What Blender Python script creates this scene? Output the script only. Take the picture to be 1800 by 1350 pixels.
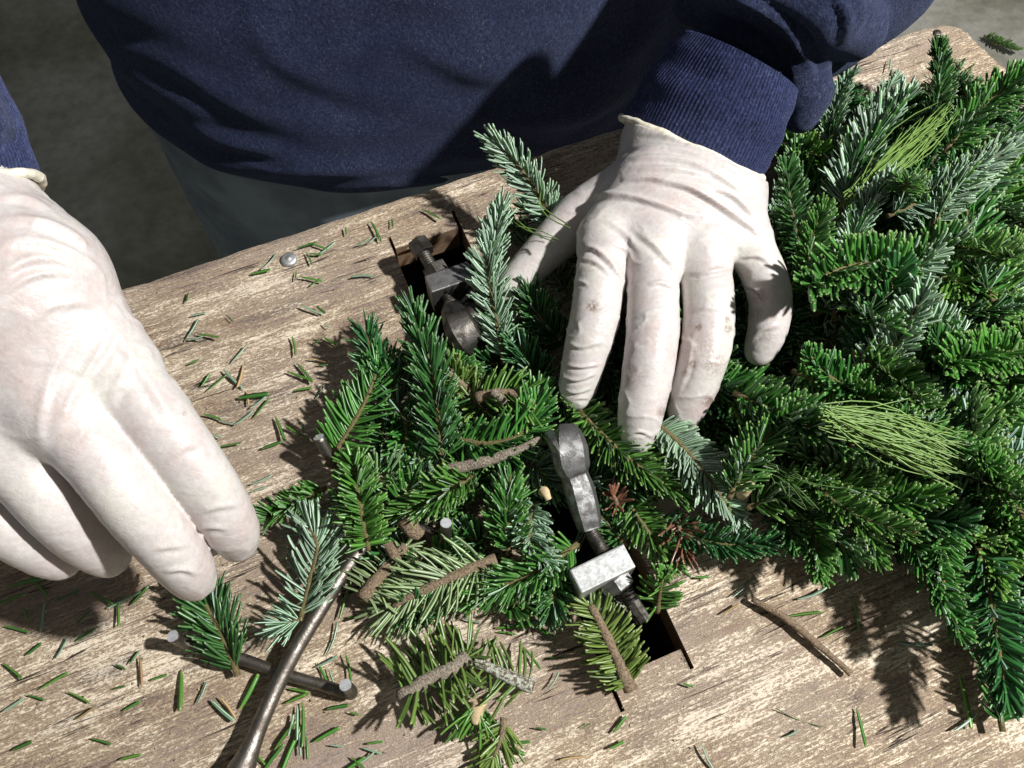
import bpy, bmesh, math, random
import numpy as np
from mathutils import Vector, Matrix

for o in list(bpy.data.objects):
    bpy.data.objects.remove(o, do_unlink=True)
scene = bpy.context.scene
col = scene.collection

# ------------------------------------------------------------------ camera
TILT = math.radians(25.0)      # off straight down
F = 1498.0                     # focal length in photo pixels (photo is 1800 wide)
H = 0.453                      # camera height above the board
cam_data = bpy.data.cameras.new('camera')
cam_data.sensor_width = 36.0
cam_data.lens = 36.0 * F / 1800.0
cam_data.clip_start = 0.01
cam_data.clip_end = 50.0
cam = bpy.data.objects.new('camera', cam_data)
col.objects.link(cam)
cam.location = (0, 0, H)
cam.rotation_euler = (TILT, 0, 0)
scene.camera = cam

# ------------------------------------------------------------------ world (dim room light)
world = bpy.data.worlds.new('World')
scene.world = world
world.use_nodes = True
bg = world.node_tree.nodes['Background']
bg.inputs['Color'].default_value = (0.97, 1.0, 0.98, 1)
bg.inputs['Strength'].default_value = 0.105

# ------------------------------------------------------------------ the one work lamp, off to the right
ld = bpy.data.lights.new('work_lamp', 'POINT')
ld.energy = 232.0
ld.color = (1.0, 0.985, 0.965)
ld.shadow_soft_size = 0.034
lamp = bpy.data.objects.new('work_lamp', ld)
col.objects.link(lamp)
lamp.location = (1.16, 0.07, 1.52)

vs = scene.view_settings
vs.view_transform = 'Standard'
vs.look = 'None'
vs.exposure = 0.12
vs.gamma = 1.0

# ------------------------------------------------------------------ helpers
AX_R = np.array([1.0, 0, 0])
AX_U = np.array([0, math.cos(TILT), math.sin(TILT)])
AX_W = np.array([0, math.sin(TILT), -math.cos(TILT)])
CAM = np.array([0, 0, H])


def P(x, y, z=0.0):
    """point of the place seen at photo position x, y that lies at height z"""
    d = AX_R * (x - 900) / F + AX_U * (675 - y) / F + AX_W
    return CAM + d * ((z - H) / d[2])


def proj(p):
    q = np.asarray(p) - CAM
    w = q @ AX_W
    return np.stack([900 + F * (q @ AX_R) / w, 675 - F * (q @ AX_U) / w], -1)


def nrm(v):
    v = np.asarray(v, float)
    return v / np.maximum(np.linalg.norm(v, axis=-1, keepdims=True), 1e-12)


def tag(o, label=None, cat=None, group=None, kind=None):
    if label: o['label'] = label
    if cat: o['category'] = cat
    if group: o['group'] = group
    if kind: o['kind'] = kind
    return o


def empty(name, loc=(0, 0, 0)):
    o = bpy.data.objects.new(name, None)
    o.empty_display_size = 0.02
    o.location = [float(c) for c in loc]
    col.objects.link(o)
    return o


def mesh_np(name, verts, faces, smooth=True):
    me = bpy.data.meshes.new(name)
    me.from_pydata(np.asarray(verts, float).tolist(), [], [list(map(int, f)) for f in faces])
    if smooth:
        me.polygons.foreach_set('use_smooth', [True] * len(me.polygons))
    me.update()
    return me


def quads_np(name, verts, quads, smooth=True):
    verts = np.asarray(verts, np.float32); quads = np.asarray(quads, np.int32)
    me = bpy.data.meshes.new(name)
    me.vertices.add(len(verts)); me.vertices.foreach_set('co', verts.ravel())
    me.loops.add(quads.size); me.loops.foreach_set('vertex_index', quads.ravel())
    me.polygons.add(len(quads))
    me.polygons.foreach_set('loop_start', np.arange(0, quads.size, 4, dtype=np.int32))
    me.update(calc_edges=True)
    me.validate()
    me.polygons.foreach_set('use_smooth', np.full(len(me.polygons), smooth))
    return me


def obj(name, me, mat=None, parent=None, loc=None):
    o = bpy.data.objects.new(name, me)
    col.objects.link(o)
    if mat is not None and len(me.materials) == 0:
        me.materials.append(mat)
    if parent is not None:
        o.parent = parent
    if loc is not None:
        o.location = [float(c) for c in loc]
    return o


def hash3(ix, iy, iz, seed):
    n = (ix.astype(np.int64) * 374761393 + iy.astype(np.int64) * 668265263 + iz.astype(np.int64) * 2147483647 + seed * 974634777) & 0xffffffff
    n = ((n ^ (n >> 13)) * 1274126177) & 0xffffffff
    n = ((n ^ (n >> 16)) * 2246822519) & 0xffffffff
    return ((n ^ (n >> 15)) & 0xffffff) / float(0xffffff)


def vnoise(p, seed=0):
    """smooth value noise, p (N,3), result -1..1"""
    i = np.floor(p); f = p - i; f = f * f * (3 - 2 * f)
    ix, iy, iz = i[:, 0], i[:, 1], i[:, 2]
    r = 0
    for dx in (0, 1):
        wx = f[:, 0] if dx else 1 - f[:, 0]
        for dy in (0, 1):
            wy = f[:, 1] if dy else 1 - f[:, 1]
            for dz in (0, 1):
                wz = f[:, 2] if dz else 1 - f[:, 2]
                r = r + wx * wy * wz * hash3(ix + dx, iy + dy, iz + dz, seed)
    return r * 2 - 1


def fbm(p, seed=0, oct=3):
    a, s, r = 1.0, 0.0, 0
    for k in range(oct):
        r = r + a * vnoise(p * (2 ** k), seed + k); s += a; a *= 0.5
    return r / s


def catmull(pts, n):
    """smooth resample of rows (any columns)"""
    pts = np.asarray(pts, float)
    m = len(pts)
    if m == 2:
        t = np.linspace(0, 1, n)[:, None]
        return pts[0] * (1 - t) + pts[1] * t
    q = np.vstack([2 * pts[0] - pts[1], pts, 2 * pts[-1] - pts[-2]])
    t = np.linspace(0, m - 1, n); k = np.minimum(t.astype(int), m - 2); f = (t - k)[:, None]
    a, b, c, d = q[k], q[k + 1], q[k + 2], q[k + 3]
    return 0.5 * (2 * b + (c - a) * f + (2 * a - 5 * b + 4 * c - d) * f ** 2 + (3 * b - a - 3 * c + d) * f ** 3)


def frames(path):
    T = np.gradient(path, axis=0); T = nrm(T)
    up = np.array([0, 0, 1.0])
    if abs(T[0] @ up) > 0.95: up = np.array([0, 1.0, 0])
    N = []
    n = nrm(up - T[0] * (up @ T[0]))
    for t in T:
        n = nrm(n - t * (n @ t)); N.append(n)
    N = np.array(N)
    return T, N, np.cross(T, N)


def tube(name, path, rad, mat, parent=None, sides=10, caps=True, smooth=True, loc=None, wob=0.0, seed=0, cap_mat=None, squash=1.0):
    path = np.asarray(path, float); n = len(path)
    rad = np.broadcast_to(np.asarray(rad, float), (n,)).copy()
    T, N, B = frames(path)
    a = np.linspace(0, 2 * math.pi, sides, endpoint=False)
    V = path[:, None, :] + rad[:, None, None] * (N[:, None, :] * np.cos(a)[None, :, None] * squash + B[:, None, :] * np.sin(a)[None, :, None])
    V = V.reshape(-1, 3)
    if wob:
        d = fbm(V * 180, seed, 2)[:, None]
        c = np.repeat(path, sides, axis=0)
        V = c + (V - c) * (1 + wob * d)
    if loc is not None:
        V = V - np.asarray(loc)
    faces = []
    for i in range(n - 1):
        for j in range(sides):
            k = (j + 1) % sides
            faces.append((i * sides + j, i * sides + k, (i + 1) * sides + k, (i + 1) * sides + j))
    nb = len(faces)
    if caps:
        faces.append(tuple(range(sides))[::-1]); faces.append(tuple((n - 1) * sides + j for j in range(sides)))
    me = mesh_np(name, V, faces, smooth)
    if caps:
        for p in list(me.polygons)[nb:]:
            p.use_smooth = False
    me.materials.append(mat)
    if cap_mat is not None:
        me.materials.append(cap_mat)
        for p in list(me.polygons)[nb:]: p.material_index = 1
    return obj(name, me, None, parent, loc)


# ------------------------------------------------------------------ node material helpers
def newmat(name):
    m = bpy.data.materials.new(name); m.use_nodes = True
    nt = m.node_tree; b = nt.nodes['Principled BSDF']
    return m, nt, b


def nd(nt, t, **kw):
    n = nt.nodes.new(t)
    for k, v in kw.items():
        if k.startswith('i_'):
            key = k[2:].replace('_', ' ')
            n.inputs[key].default_value = v
        else:
            setattr(n, k, v)
    return n


def ramp(nt, src, stops, interp='LINEAR'):
    r = nt.nodes.new('ShaderNodeValToRGB'); r.color_ramp.interpolation = interp
    els = r.color_ramp.elements
    while len(els) < len(stops): els.new(0.5)
    for e, (p, c) in zip(els, stops):
        e.position = p; e.color = (*c, 1) if len(c) == 3 else c
    nt.links.new(src, r.inputs[0])
    return r.outputs[0]


def noise(nt, vec, scale, detail=4, rough=0.55, dist=0.0):
    n = nt.nodes.new('ShaderNodeTexNoise'); n.inputs['Scale'].default_value = scale
    n.inputs['Detail'].default_value = detail; n.inputs['Roughness'].default_value = rough; n.inputs['Distortion'].default_value = dist
    if vec is not None: nt.links.new(vec, n.inputs['Vector'])
    return n.outputs['Fac']


def mapping(nt, vec, scale=(1, 1, 1), loc=(0, 0, 0), rot=(0, 0, 0)):
    m = nt.nodes.new('ShaderNodeMapping'); m.inputs['Scale'].default_value = scale
    m.inputs['Location'].default_value = loc; m.inputs['Rotation'].default_value = rot
    nt.links.new(vec, m.inputs['Vector']); return m.outputs[0]


def mix(nt, fac, a, b, mode='MIX'):
    m = nt.nodes.new('ShaderNodeMix'); m.data_type = 'RGBA'; m.blend_type = mode
    for s, v in ((m.inputs[0], fac), (m.inputs[6], a), (m.inputs[7], b)):
        if hasattr(v, 'links') or isinstance(v, bpy.types.NodeSocket): nt.links.new(v, s)
        elif isinstance(v, (int, float)): s.default_value = v
        else: s.default_value = (*v, 1)
    return m.outputs[2]


def math_(nt, op, a, b=None):
    m = nt.nodes.new('ShaderNodeMath'); m.operation = op
    for s, v in ((m.inputs[0], a), (m.inputs[1], b)):
        if v is None: continue
        if isinstance(v, bpy.types.NodeSocket): nt.links.new(v, s)
        else: s.default_value = v
    return m.outputs[0]


def bump(nt, b, h, strength=0.5, dist=0.001, prev=None):
    n = nt.nodes.new('ShaderNodeBump'); n.inputs['Strength'].default_value = strength; n.inputs['Distance'].default_value = dist
    nt.links.new(h, n.inputs['Height'])
    if prev is not None: nt.links.new(prev, n.inputs['Normal'])
    nt.links.new(n.outputs[0], b.inputs['Normal'])
    return n.outputs[0]


def texco(nt, which='Object'):
    return nt.nodes.new('ShaderNodeTexCoord').outputs[which]


# ------------------------------------------------------------------ materials
def mat_wood():
    m, nt, b = newmat('weathered_plywood')
    co = texco(nt)
    s1 = noise(nt, mapping(nt, co, (22, 300, 1)), 1.0, 9, 0.74, 0.12)
    s2 = noise(nt, mapping(nt, co, (110, 900, 1), (3, 7, 0)), 1.0, 6, 0.70, 0.15)
    patch = noise(nt, mapping(nt, co, (8, 22, 1), (1, 2, 0)), 1.0, 6, 0.66, 0.2)
    fleck = noise(nt, mapping(nt, co, (420, 900, 1)), 1.0, 5, 0.75, 0.3)
    fine = noise(nt, mapping(nt, co, (60, 2300, 1)), 1.0, 3, 0.6)
    f = math_(nt, 'ADD', math_(nt, 'MULTIPLY', s1, 0.56), math_(nt, 'MULTIPLY', s2, 0.44))
    f = math_(nt, 'ADD', f, math_(nt, 'MULTIPLY', math_(nt, 'SUBTRACT', patch, 0.5), 0.72))
    f = math_(nt, 'ADD', f, math_(nt, 'MULTIPLY', math_(nt, 'SUBTRACT', fleck, 0.5), 0.75))
    fac = ramp(nt, f, [(0.42, (0, 0, 0)), (0.56, (1, 1, 1))])
    c = ramp(nt, f, [(0.27, (0.10, 0.07, 0.062)), (0.38, (0.26, 0.18, 0.15)), (0.425, (0.43, 0.31, 0.225)), (0.465, (0.65, 0.48, 0.315)), (0.54, (0.79, 0.63, 0.445)), (0.66, (0.88, 0.78, 0.62))])
    # bare, pinkish pale wood where hands and boughs have scrubbed the board
    pl = noise(nt, mapping(nt, co, (5, 8, 1), (4, 1, 0)), 1.0, 3, 0.5)
    c = mix(nt, ramp(nt, pl, [(0.46, (0, 0, 0)), (0.64, (0.42, 0.42, 0.42))]), c, mix(nt, s2, (0.46, 0.37, 0.315), (0.84, 0.73, 0.63)))
    # blue-grey grime
    gr = noise(nt, mapping(nt, co, (14, 55, 1), (9, 4, 0)), 1.0, 7, 0.7, 0.5)
    gf = ramp(nt, gr, [(0.54, (0, 0, 0)), (0.66, (0.8, 0.8, 0.8))])
    gf = math_(nt, 'MULTIPLY', gf, ramp(nt, fleck, [(0.35, (1, 1, 1)), (0.62, (0.25, 0.25, 0.25))]))
    c = mix(nt, gf, c, (0.105, 0.09, 0.09))
    rr = noise(nt, mapping(nt, co, (22, 90, 1), (2, 9, 0)), 1.0, 4, 0.6)
    rf = ramp(nt, rr, [(0.60, (0, 0, 0)), (0.74, (0.5, 0.5, 0.5))])
    c = mix(nt, rf, c, (0.30, 0.15, 0.085))
    ck = noise(nt, mapping(nt, co, (5, 150, 1), (7, 3, 0)), 1.0, 3, 0.5, 0.1)
    ck = math_(nt, 'ABSOLUTE', math_(nt, 'SUBTRACT', ck, 0.5))
    ckm = noise(nt, mapping(nt, co, (16, 30, 1), (2, 2, 0)), 1.0, 3, 0.6)
    crack = math_(nt, 'MULTIPLY', ramp(nt, ck, [(0.004, (1, 1, 1)), (0.012, (0, 0, 0))]), ramp(nt, ckm, [(0.5, (0, 0, 0)), (0.58, (1, 1, 1))]))
    c = mix(nt, crack, c, (0.045, 0.032, 0.026))
    pf = ramp(nt, fine, [(0.30, (0.55, 0.55, 0.55)), (0.42, (1, 1, 1))])
    c = mix(nt, 1.0, c, pf, 'MULTIPLY')
    sp = noise(nt, co, 1500, 2, 0.6)
    sf = ramp(nt, sp, [(0.66, (0, 0, 0)), (0.72, (0.8, 0.8, 0.8))])
    c = mix(nt, sf, c, (0.72, 0.64, 0.52))
    nt.links.new(c, b.inputs['Base Color'])
    b.inputs['Roughness'].default_value = 0.6
    b.inputs['Specular IOR Level'].default_value = 0.4
    h = math_(nt, 'ADD', math_(nt, 'MULTIPLY', fac, 0.6), math_(nt, 'ADD', math_(nt, 'MULTIPLY', s2, 0.7), math_(nt, 'MULTIPLY', fine, 0.35)))
    h = math_(nt, 'SUBTRACT', math_(nt, 'ADD', h, math_(nt, 'MULTIPLY', fleck, 0.7)), math_(nt, 'MULTIPLY', crack, 1.5))
    bump(nt, b, h, 0.9, 0.0011)
    return m


def mat_needle(name, top_a, top_b, tip, under, sat_rand=0.35, silver=1.0, rough=0.31):
    m, nt, b = newmat(name)
    at = nt.nodes.new('ShaderNodeAttribute'); at.attribute_name = 'ncol'
    sp = nt.nodes.new('ShaderNodeSeparateColor'); nt.links.new(at.outputs['Color'], sp.inputs[0])
    side, along, rnd = sp.outputs[0], sp.outputs[1], sp.outputs[2]
    oi = nt.nodes.new('ShaderNodeObjectInfo')
    c = mix(nt, rnd, top_a, top_b)
    # base of the blade yellowish, very tip pale
    bf = ramp(nt, along, [(0.0, (0.65, 0.65, 0.65)), (0.16, (0, 0, 0))])
    c = mix(nt, bf, c, (0.22, 0.25, 0.06))
    tf = ramp(nt, along, [(0.90, (0, 0, 0)), (0.985, (0.75, 0.75, 0.75))])
    c = mix(nt, tf, c, tip)
    # paler midrib groove on the upper face
    mf = ramp(nt, side, [(0.0, (0.35, 0.35, 0.35)), (0.10, (0, 0, 0))])
    c = mix(nt, mf, c, (top_b[0] * 1.8, top_b[1] * 1.5, top_b[2] * 1.6))
    # two pale bands on the underside
    sf = ramp(nt, side, [(0.58, (0, 0, 0)), (0.66, (silver,) * 3), (0.84, (silver,) * 3), (0.91, (0.06,) * 3)])
    c = mix(nt, sf, c, under)
    hs = nt.nodes.new('ShaderNodeHueSaturation')
    hv = nt.nodes.new('ShaderNodeMapRange'); hv.inputs['To Min'].default_value = 0.485; hv.inputs['To Max'].default_value = 0.515
    nt.links.new(oi.outputs['Random'], hv.inputs[0]); nt.links.new(hv.outputs[0], hs.inputs['Hue'])
    vv = nt.nodes.new('ShaderNodeMapRange'); vv.inputs['To Min'].default_value = 0.8; vv.inputs['To Max'].default_value = 1.25
    nt.links.new(rnd, vv.inputs[0]); nt.links.new(vv.outputs[0], hs.inputs['Value'])
    nt.links.new(c, hs.inputs['Color'])
    nt.links.new(hs.outputs[0], b.inputs['Base Color'])
    b.inputs['Roughness'].default_value = rough
    b.inputs['Specular IOR Level'].default_value = 0.62
    b.inputs['Subsurface Weight'].default_value = 0.0
    return m


def mat_bark(name, a, bcol, c3=None, scale=600, lichen=0.0):
    m, nt, b = newmat(name)
    co = texco(nt)
    n1 = noise(nt, co, scale, 5, 0.65)
    c = ramp(nt, n1, [(0.3, a), (0.7, bcol)])
    if c3 is not None:
        n2 = noise(nt, co, scale * 0.6, 4, 0.7)
        f = ramp(nt, n2, [(0.5 - lichen * 0.3, (0, 0, 0)), (0.58 - lichen * 0.3, (1, 1, 1))])
        c = mix(nt, f, c, c3)
    nt.links.new(c, b.inputs['Base Color'])
    b.inputs['Roughness'].default_value = 0.85
    bump(nt, b, n1, 1.0, 0.0016)
    return m


def mat_metal(name, colr, rough, dark=(0.06, 0.055, 0.05), amount=0.5, scale=120, metallic=1.0):
    m, nt, b = newmat(name)
    co = texco(nt)
    n1 = noise(nt, co, scale, 6, 0.65, 0.4)
    f = ramp(nt, n1, [(0.50 - 0.25 * amount, (1, 1, 1)), (0.60, (0, 0, 0))])
    c = mix(nt, f, colr, dark)
    nt.links.new(c, b.inputs['Base Color'])
    b.inputs['Metallic'].default_value = metallic
    r = ramp(nt, n1, [(0.3, (rough + 0.25,) * 3), (0.7, (rough,) * 3)])
    nt.links.new(r, b.inputs['Roughness'])
    n2 = noise(nt, co, scale * 7, 4, 0.6)
    bump(nt, b, n2, 0.35, 0.0006)
    return m


def mat_plain(name, c, rough=0.7, metallic=0.0):
    m, nt, b = newmat(name)
    n = noise(nt, texco(nt), 300, 3)
    cc = ramp(nt, n, [(0.3, tuple(x * 0.75 for x in c)), (0.7, tuple(min(1, x * 1.2) for x in c))])
    nt.links.new(cc, b.inputs['Base Color'])
    b.inputs['Roughness'].default_value = rough; b.inputs['Metallic'].default_value = metallic
    return m


def mat_glove():
    m, nt, b = newmat('white_latex')
    co = texco(nt)
    n1 = noise(nt, co, 38, 4, 0.55, 0.3)
    c = ramp(nt, n1, [(0.34, (0.585, 0.51, 0.485)), (0.50, (0.62, 0.58, 0.56)), (0.68, (0.65, 0.625, 0.575))])
    n2 = noise(nt, co, 420, 4, 0.65)
    sm = ramp(nt, n2, [(0.35, (0.90, 0.88, 0.87)), (0.6, (1, 1, 1))])
    c = mix(nt, 1.0, c, sm, 'MULTIPLY')
    # dirt picked up from the resin and soil, given with the mesh
    at = nt.nodes.new('ShaderNodeAttribute'); at.attribute_name = 'dirt'
    n3 = noise(nt, co, 700, 4, 0.7)
    df = math_(nt, 'MULTIPLY', at.outputs['Fac'], ramp(nt, n3, [(0.38, (0, 0, 0)), (0.56, (1, 1, 1))]))
    c = mix(nt, df, c, (0.20, 0.13, 0.085))
    nt.links.new(c, b.inputs['Base Color'])
    b.inputs['Roughness'].default_value = 0.38
    b.inputs['Specular IOR Level'].default_value = 0.5
    b.inputs['Subsurface Weight'].default_value = 0.22
    b.inputs['Subsurface Radius'].default_value = (1.0, 0.55, 0.4)
    b.inputs['Subsurface Scale'].default_value = 0.004
    w = noise(nt, mapping(nt, co, (150, 260, 200), (0, 0, 0), (0.3, 0.2, 0.5)), 1.0, 5, 0.6, 1.5)
    p = bump(nt, b, w, 0.22, 0.0016)
    w2 = noise(nt, co, 1300, 3, 0.6)
    bump(nt, b, w2, 0.12, 0.0004, p)
    return m


def mat_fleece(name='navy_fleece', base=(0.029, 0.039, 0.086), lint=(0.12, 0.13, 0.18)):
    m, nt, b = newmat(name)
    co = texco(nt)
    n1 = noise(nt, mapping(nt, co, (900, 520, 900), (0, 0, 0), (0, 0.4, 0.5)), 1.0, 5, 0.7, 0.6)
    n0 = noise(nt, co, 26, 4, 0.6)
    nm = noise(nt, mapping(nt, co, (420, 210, 420), (0, 0, 0), (0.2, 0.5, 0.6)), 1.0, 5, 0.7, 0.4)
    c = ramp(nt, n1, [(0.30, tuple(x * 0.55 for x in base)), (0.55, base), (0.78, tuple(x * 2.1 + 0.006 for x in base))])
    d = ramp(nt, n0, [(0.35, (0.72, 0.74, 0.78)), (0.7, (1.2, 1.16, 1.1))])
    c = mix(nt, 1.0, c, d, 'MULTIPLY')
    c = mix(nt, 1.0, c, ramp(nt, nm, [(0.32, (0.5, 0.52, 0.55)), (0.52, (1, 1, 1)), (0.68, (1.75, 1.7, 1.6))]), 'MULTIPLY')
    n2 = noise(nt, mapping(nt, co, (700, 260, 500)), 1.0, 3, 0.7)
    n3 = noise(nt, co, 14, 2)
    lf = math_(nt, 'MULTIPLY', ramp(nt, n2, [(0.60, (0, 0, 0)), (0.68, (0.9, 0.9, 0.9))]), ramp(nt, n3, [(0.45, (0.1, 0.1, 0.1)), (0.62, (1, 1, 1))]))
    c = mix(nt, lf, c, lint)
    nt.links.new(c, b.inputs['Base Color'])
    b.inputs['Roughness'].default_value = 0.95
    b.inputs['Specular IOR Level'].default_value = 0.1
    b.inputs['Sheen Weight'].default_value = 0.2
    b.inputs['Sheen Roughness'].default_value = 0.45
    b.inputs['Sheen Tint'].default_value = (0.55, 0.62, 0.95, 1)
    bump(nt, b, math_(nt, 'ADD', n1, math_(nt, 'MULTIPLY', nm, 1.2)), 0.9, 0.0014)
    return m


def mat_denim():
    m, nt, b = newmat('faded_denim')
    co = texco(nt)
    w = nt.nodes.new('ShaderNodeTexWave'); w.inputs['Scale'].default_value = 260; w.inputs['Distortion'].default_value = 1.0; w.inputs['Detail'].default_value = 2
    nt.links.new(mapping(nt, co, (1, 1, 1), (0, 0, 0), (0, 0.6, 0.3)), w.inputs['Vector'])
    n = noise(nt, co, 18, 4)
    c = ramp(nt, n, [(0.35, (0.15, 0.195, 0.24)), (0.65, (0.32, 0.39, 0.45))])
    c = mix(nt, ramp(nt, w.outputs['Fac'], [(0, (0.55, 0.55, 0.55)), (1, (1.15, 1.15, 1.15))]), (0, 0, 0), c)
    nt.links.new(c, b.inputs['Base Color']); b.inputs['Roughness'].default_value = 0.9
    bump(nt, b, w.outputs['Fac'], 0.5, 0.0006)
    return m


def mat_floor():
    m, nt, b = newmat('stone_floor')
    co = texco(nt)
    n = noise(nt, co, 3.0, 6, 0.6, 0.3); n2 = noise(nt, co, 40, 5, 0.65)
    c = ramp(nt, n, [(0.32, (0.20, 0.19, 0.145)), (0.5, (0.35, 0.34, 0.285)), (0.68, (0.49, 0.485, 0.44))])
    c = mix(nt, 1.0, c, ramp(nt, n2, [(0.3, (0.75, 0.75, 0.75)), (0.65, (1.1, 1.1, 1.1))]), 'MULTIPLY')
    nt.links.new(c, b.inputs['Base Color']); b.inputs['Roughness'].default_value = 0.9
    bump(nt, b, math_(nt, 'ADD', n, math_(nt, 'MULTIPLY', n2, 0.2)), 0.6, 0.02)
    return m


M_WOOD = mat_wood()
M_WOODIN = mat_plain('raw_board_edge', (0.20, 0.125, 0.07), 0.85)
M_GREEN = mat_needle('fir_needle_green', (0.032, 0.118, 0.022), (0.072, 0.210, 0.036), (0.26, 0.36, 0.13), (0.42, 0.54, 0.44))
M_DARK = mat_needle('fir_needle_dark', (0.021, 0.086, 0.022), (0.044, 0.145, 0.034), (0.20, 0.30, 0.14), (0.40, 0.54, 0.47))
M_FRESH = mat_needle('fir_needle_fresh', (0.045, 0.145, 0.022), (0.085, 0.23, 0.034), (0.26, 0.36, 0.12), (0.26, 0.40, 0.22))
M_YELLOW = mat_needle('fir_needle_olive', (0.075, 0.14, 0.028), (0.13, 0.21, 0.045), (0.30, 0.36, 0.12), (0.34, 0.42, 0.24))
M_DEAD = mat_needle('dry_needle', (0.30, 0.19, 0.08), (0.44, 0.31, 0.16), (0.42, 0.30, 0.16), (0.44, 0.34, 0.2), silver=0.3)
M_RED = mat_needle('dead_needle_red', (0.11, 0.055, 0.03), (0.19, 0.095, 0.05), (0.22, 0.12, 0.07), (0.2, 0.11, 0.07), silver=0.3)
M_PINE = mat_plain('pine_needle', (0.18, 0.30, 0.07), 0.4)
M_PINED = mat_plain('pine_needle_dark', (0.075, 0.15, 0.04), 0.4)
M_TWIG = mat_bark('green_brown_twig', (0.10, 0.075, 0.03), (0.22, 0.18, 0.075))
M_BROWN = mat_bark('brown_bark', (0.08, 0.05, 0.03), (0.42, 0.31, 0.20), scale=900)
M_GREYB = mat_bark('grey_bark', (0.09, 0.07, 0.05), (0.50, 0.42, 0.33), scale=900)
M_LICH = mat_bark('lichen_bark', (0.08, 0.06, 0.04), (0.25, 0.20, 0.14), (0.58, 0.60, 0.50), 900, 0.12)
M_CUT = mat_plain('cut_wood_end', (0.58, 0.45, 0.26), 0.8)
M_BUD = mat_plain('bud_brown', (0.23, 0.11, 0.045), 0.6)
M_STEEL = mat_metal('worn_steel', (0.34, 0.34, 0.335), 0.44, (0.17, 0.165, 0.16), 0.35, 260)
M_BRIGHT = mat_metal('bright_steel', (0.60, 0.61, 0.61), 0.50, (0.50, 0.50, 0.49), 0.45, 400)
M_DSTEEL = mat_metal('dark_oily_steel', (0.20, 0.185, 0.165), 0.42, (0.05, 0.045, 0.04), 0.5)
M_ROD = mat_metal('brown_steel_wire', (0.30, 0.275, 0.245), 0.36, (0.16, 0.14, 0.12), 0.3)
M_CUTST = mat_plain('sheared_steel', (0.58, 0.59, 0.61), 0.45, 0.4)
M_GLOVE = mat_glove()
M_RIM = mat_plain('latex_rim', (0.80, 0.74, 0.60), 0.45)
M_FLEECE = mat_fleece()
M_RIB = mat_fleece('navy_rib_knit', (0.033, 0.044, 0.115), (0.10, 0.12, 0.2))
M_DENIM = mat_denim()
M_FLOOR = mat_floor()

# ------------------------------------------------------------------ floor
def build_floor():
    n = 60
    xs = np.linspace(-7, 7, n); g = np.stack(np.meshgrid(xs, xs, indexing='ij'), -1).reshape(-1, 2)
    z = 0.012 * fbm(np.c_[g * 1.5, g[:, :1] * 0], 5)
    V = np.c_[g, z]
    q = [(i * n + j, (i + 1) * n + j, (i + 1) * n + j + 1, i * n + j + 1) for i in range(n - 1) for j in range(n - 1)]
    o = obj('floor', quads_np('floor', V, q), M_FLOOR)
    o.location = (0, 2, -0.9)
    tag(o, kind='structure')
build_floor()

# ------------------------------------------------------------------ the work board with its two slots
A0, A1 = P(250, 490), P(1570, 62)
BU = nrm(A1 - A0); BV = np.array([-BU[1], BU[0], 0.0])
BO = P(900, 675)


def uv_of(p):
    d = np.asarray(p) - BO
    return np.array([d @ BU, d @ BV])


def at_uv(u, v, z=0.0):
    return BO + BU * u + BV * v + np.array([0, 0, z])


V_FAR = uv_of(P(250, 490))[1]
THICK = 0.022


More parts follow.
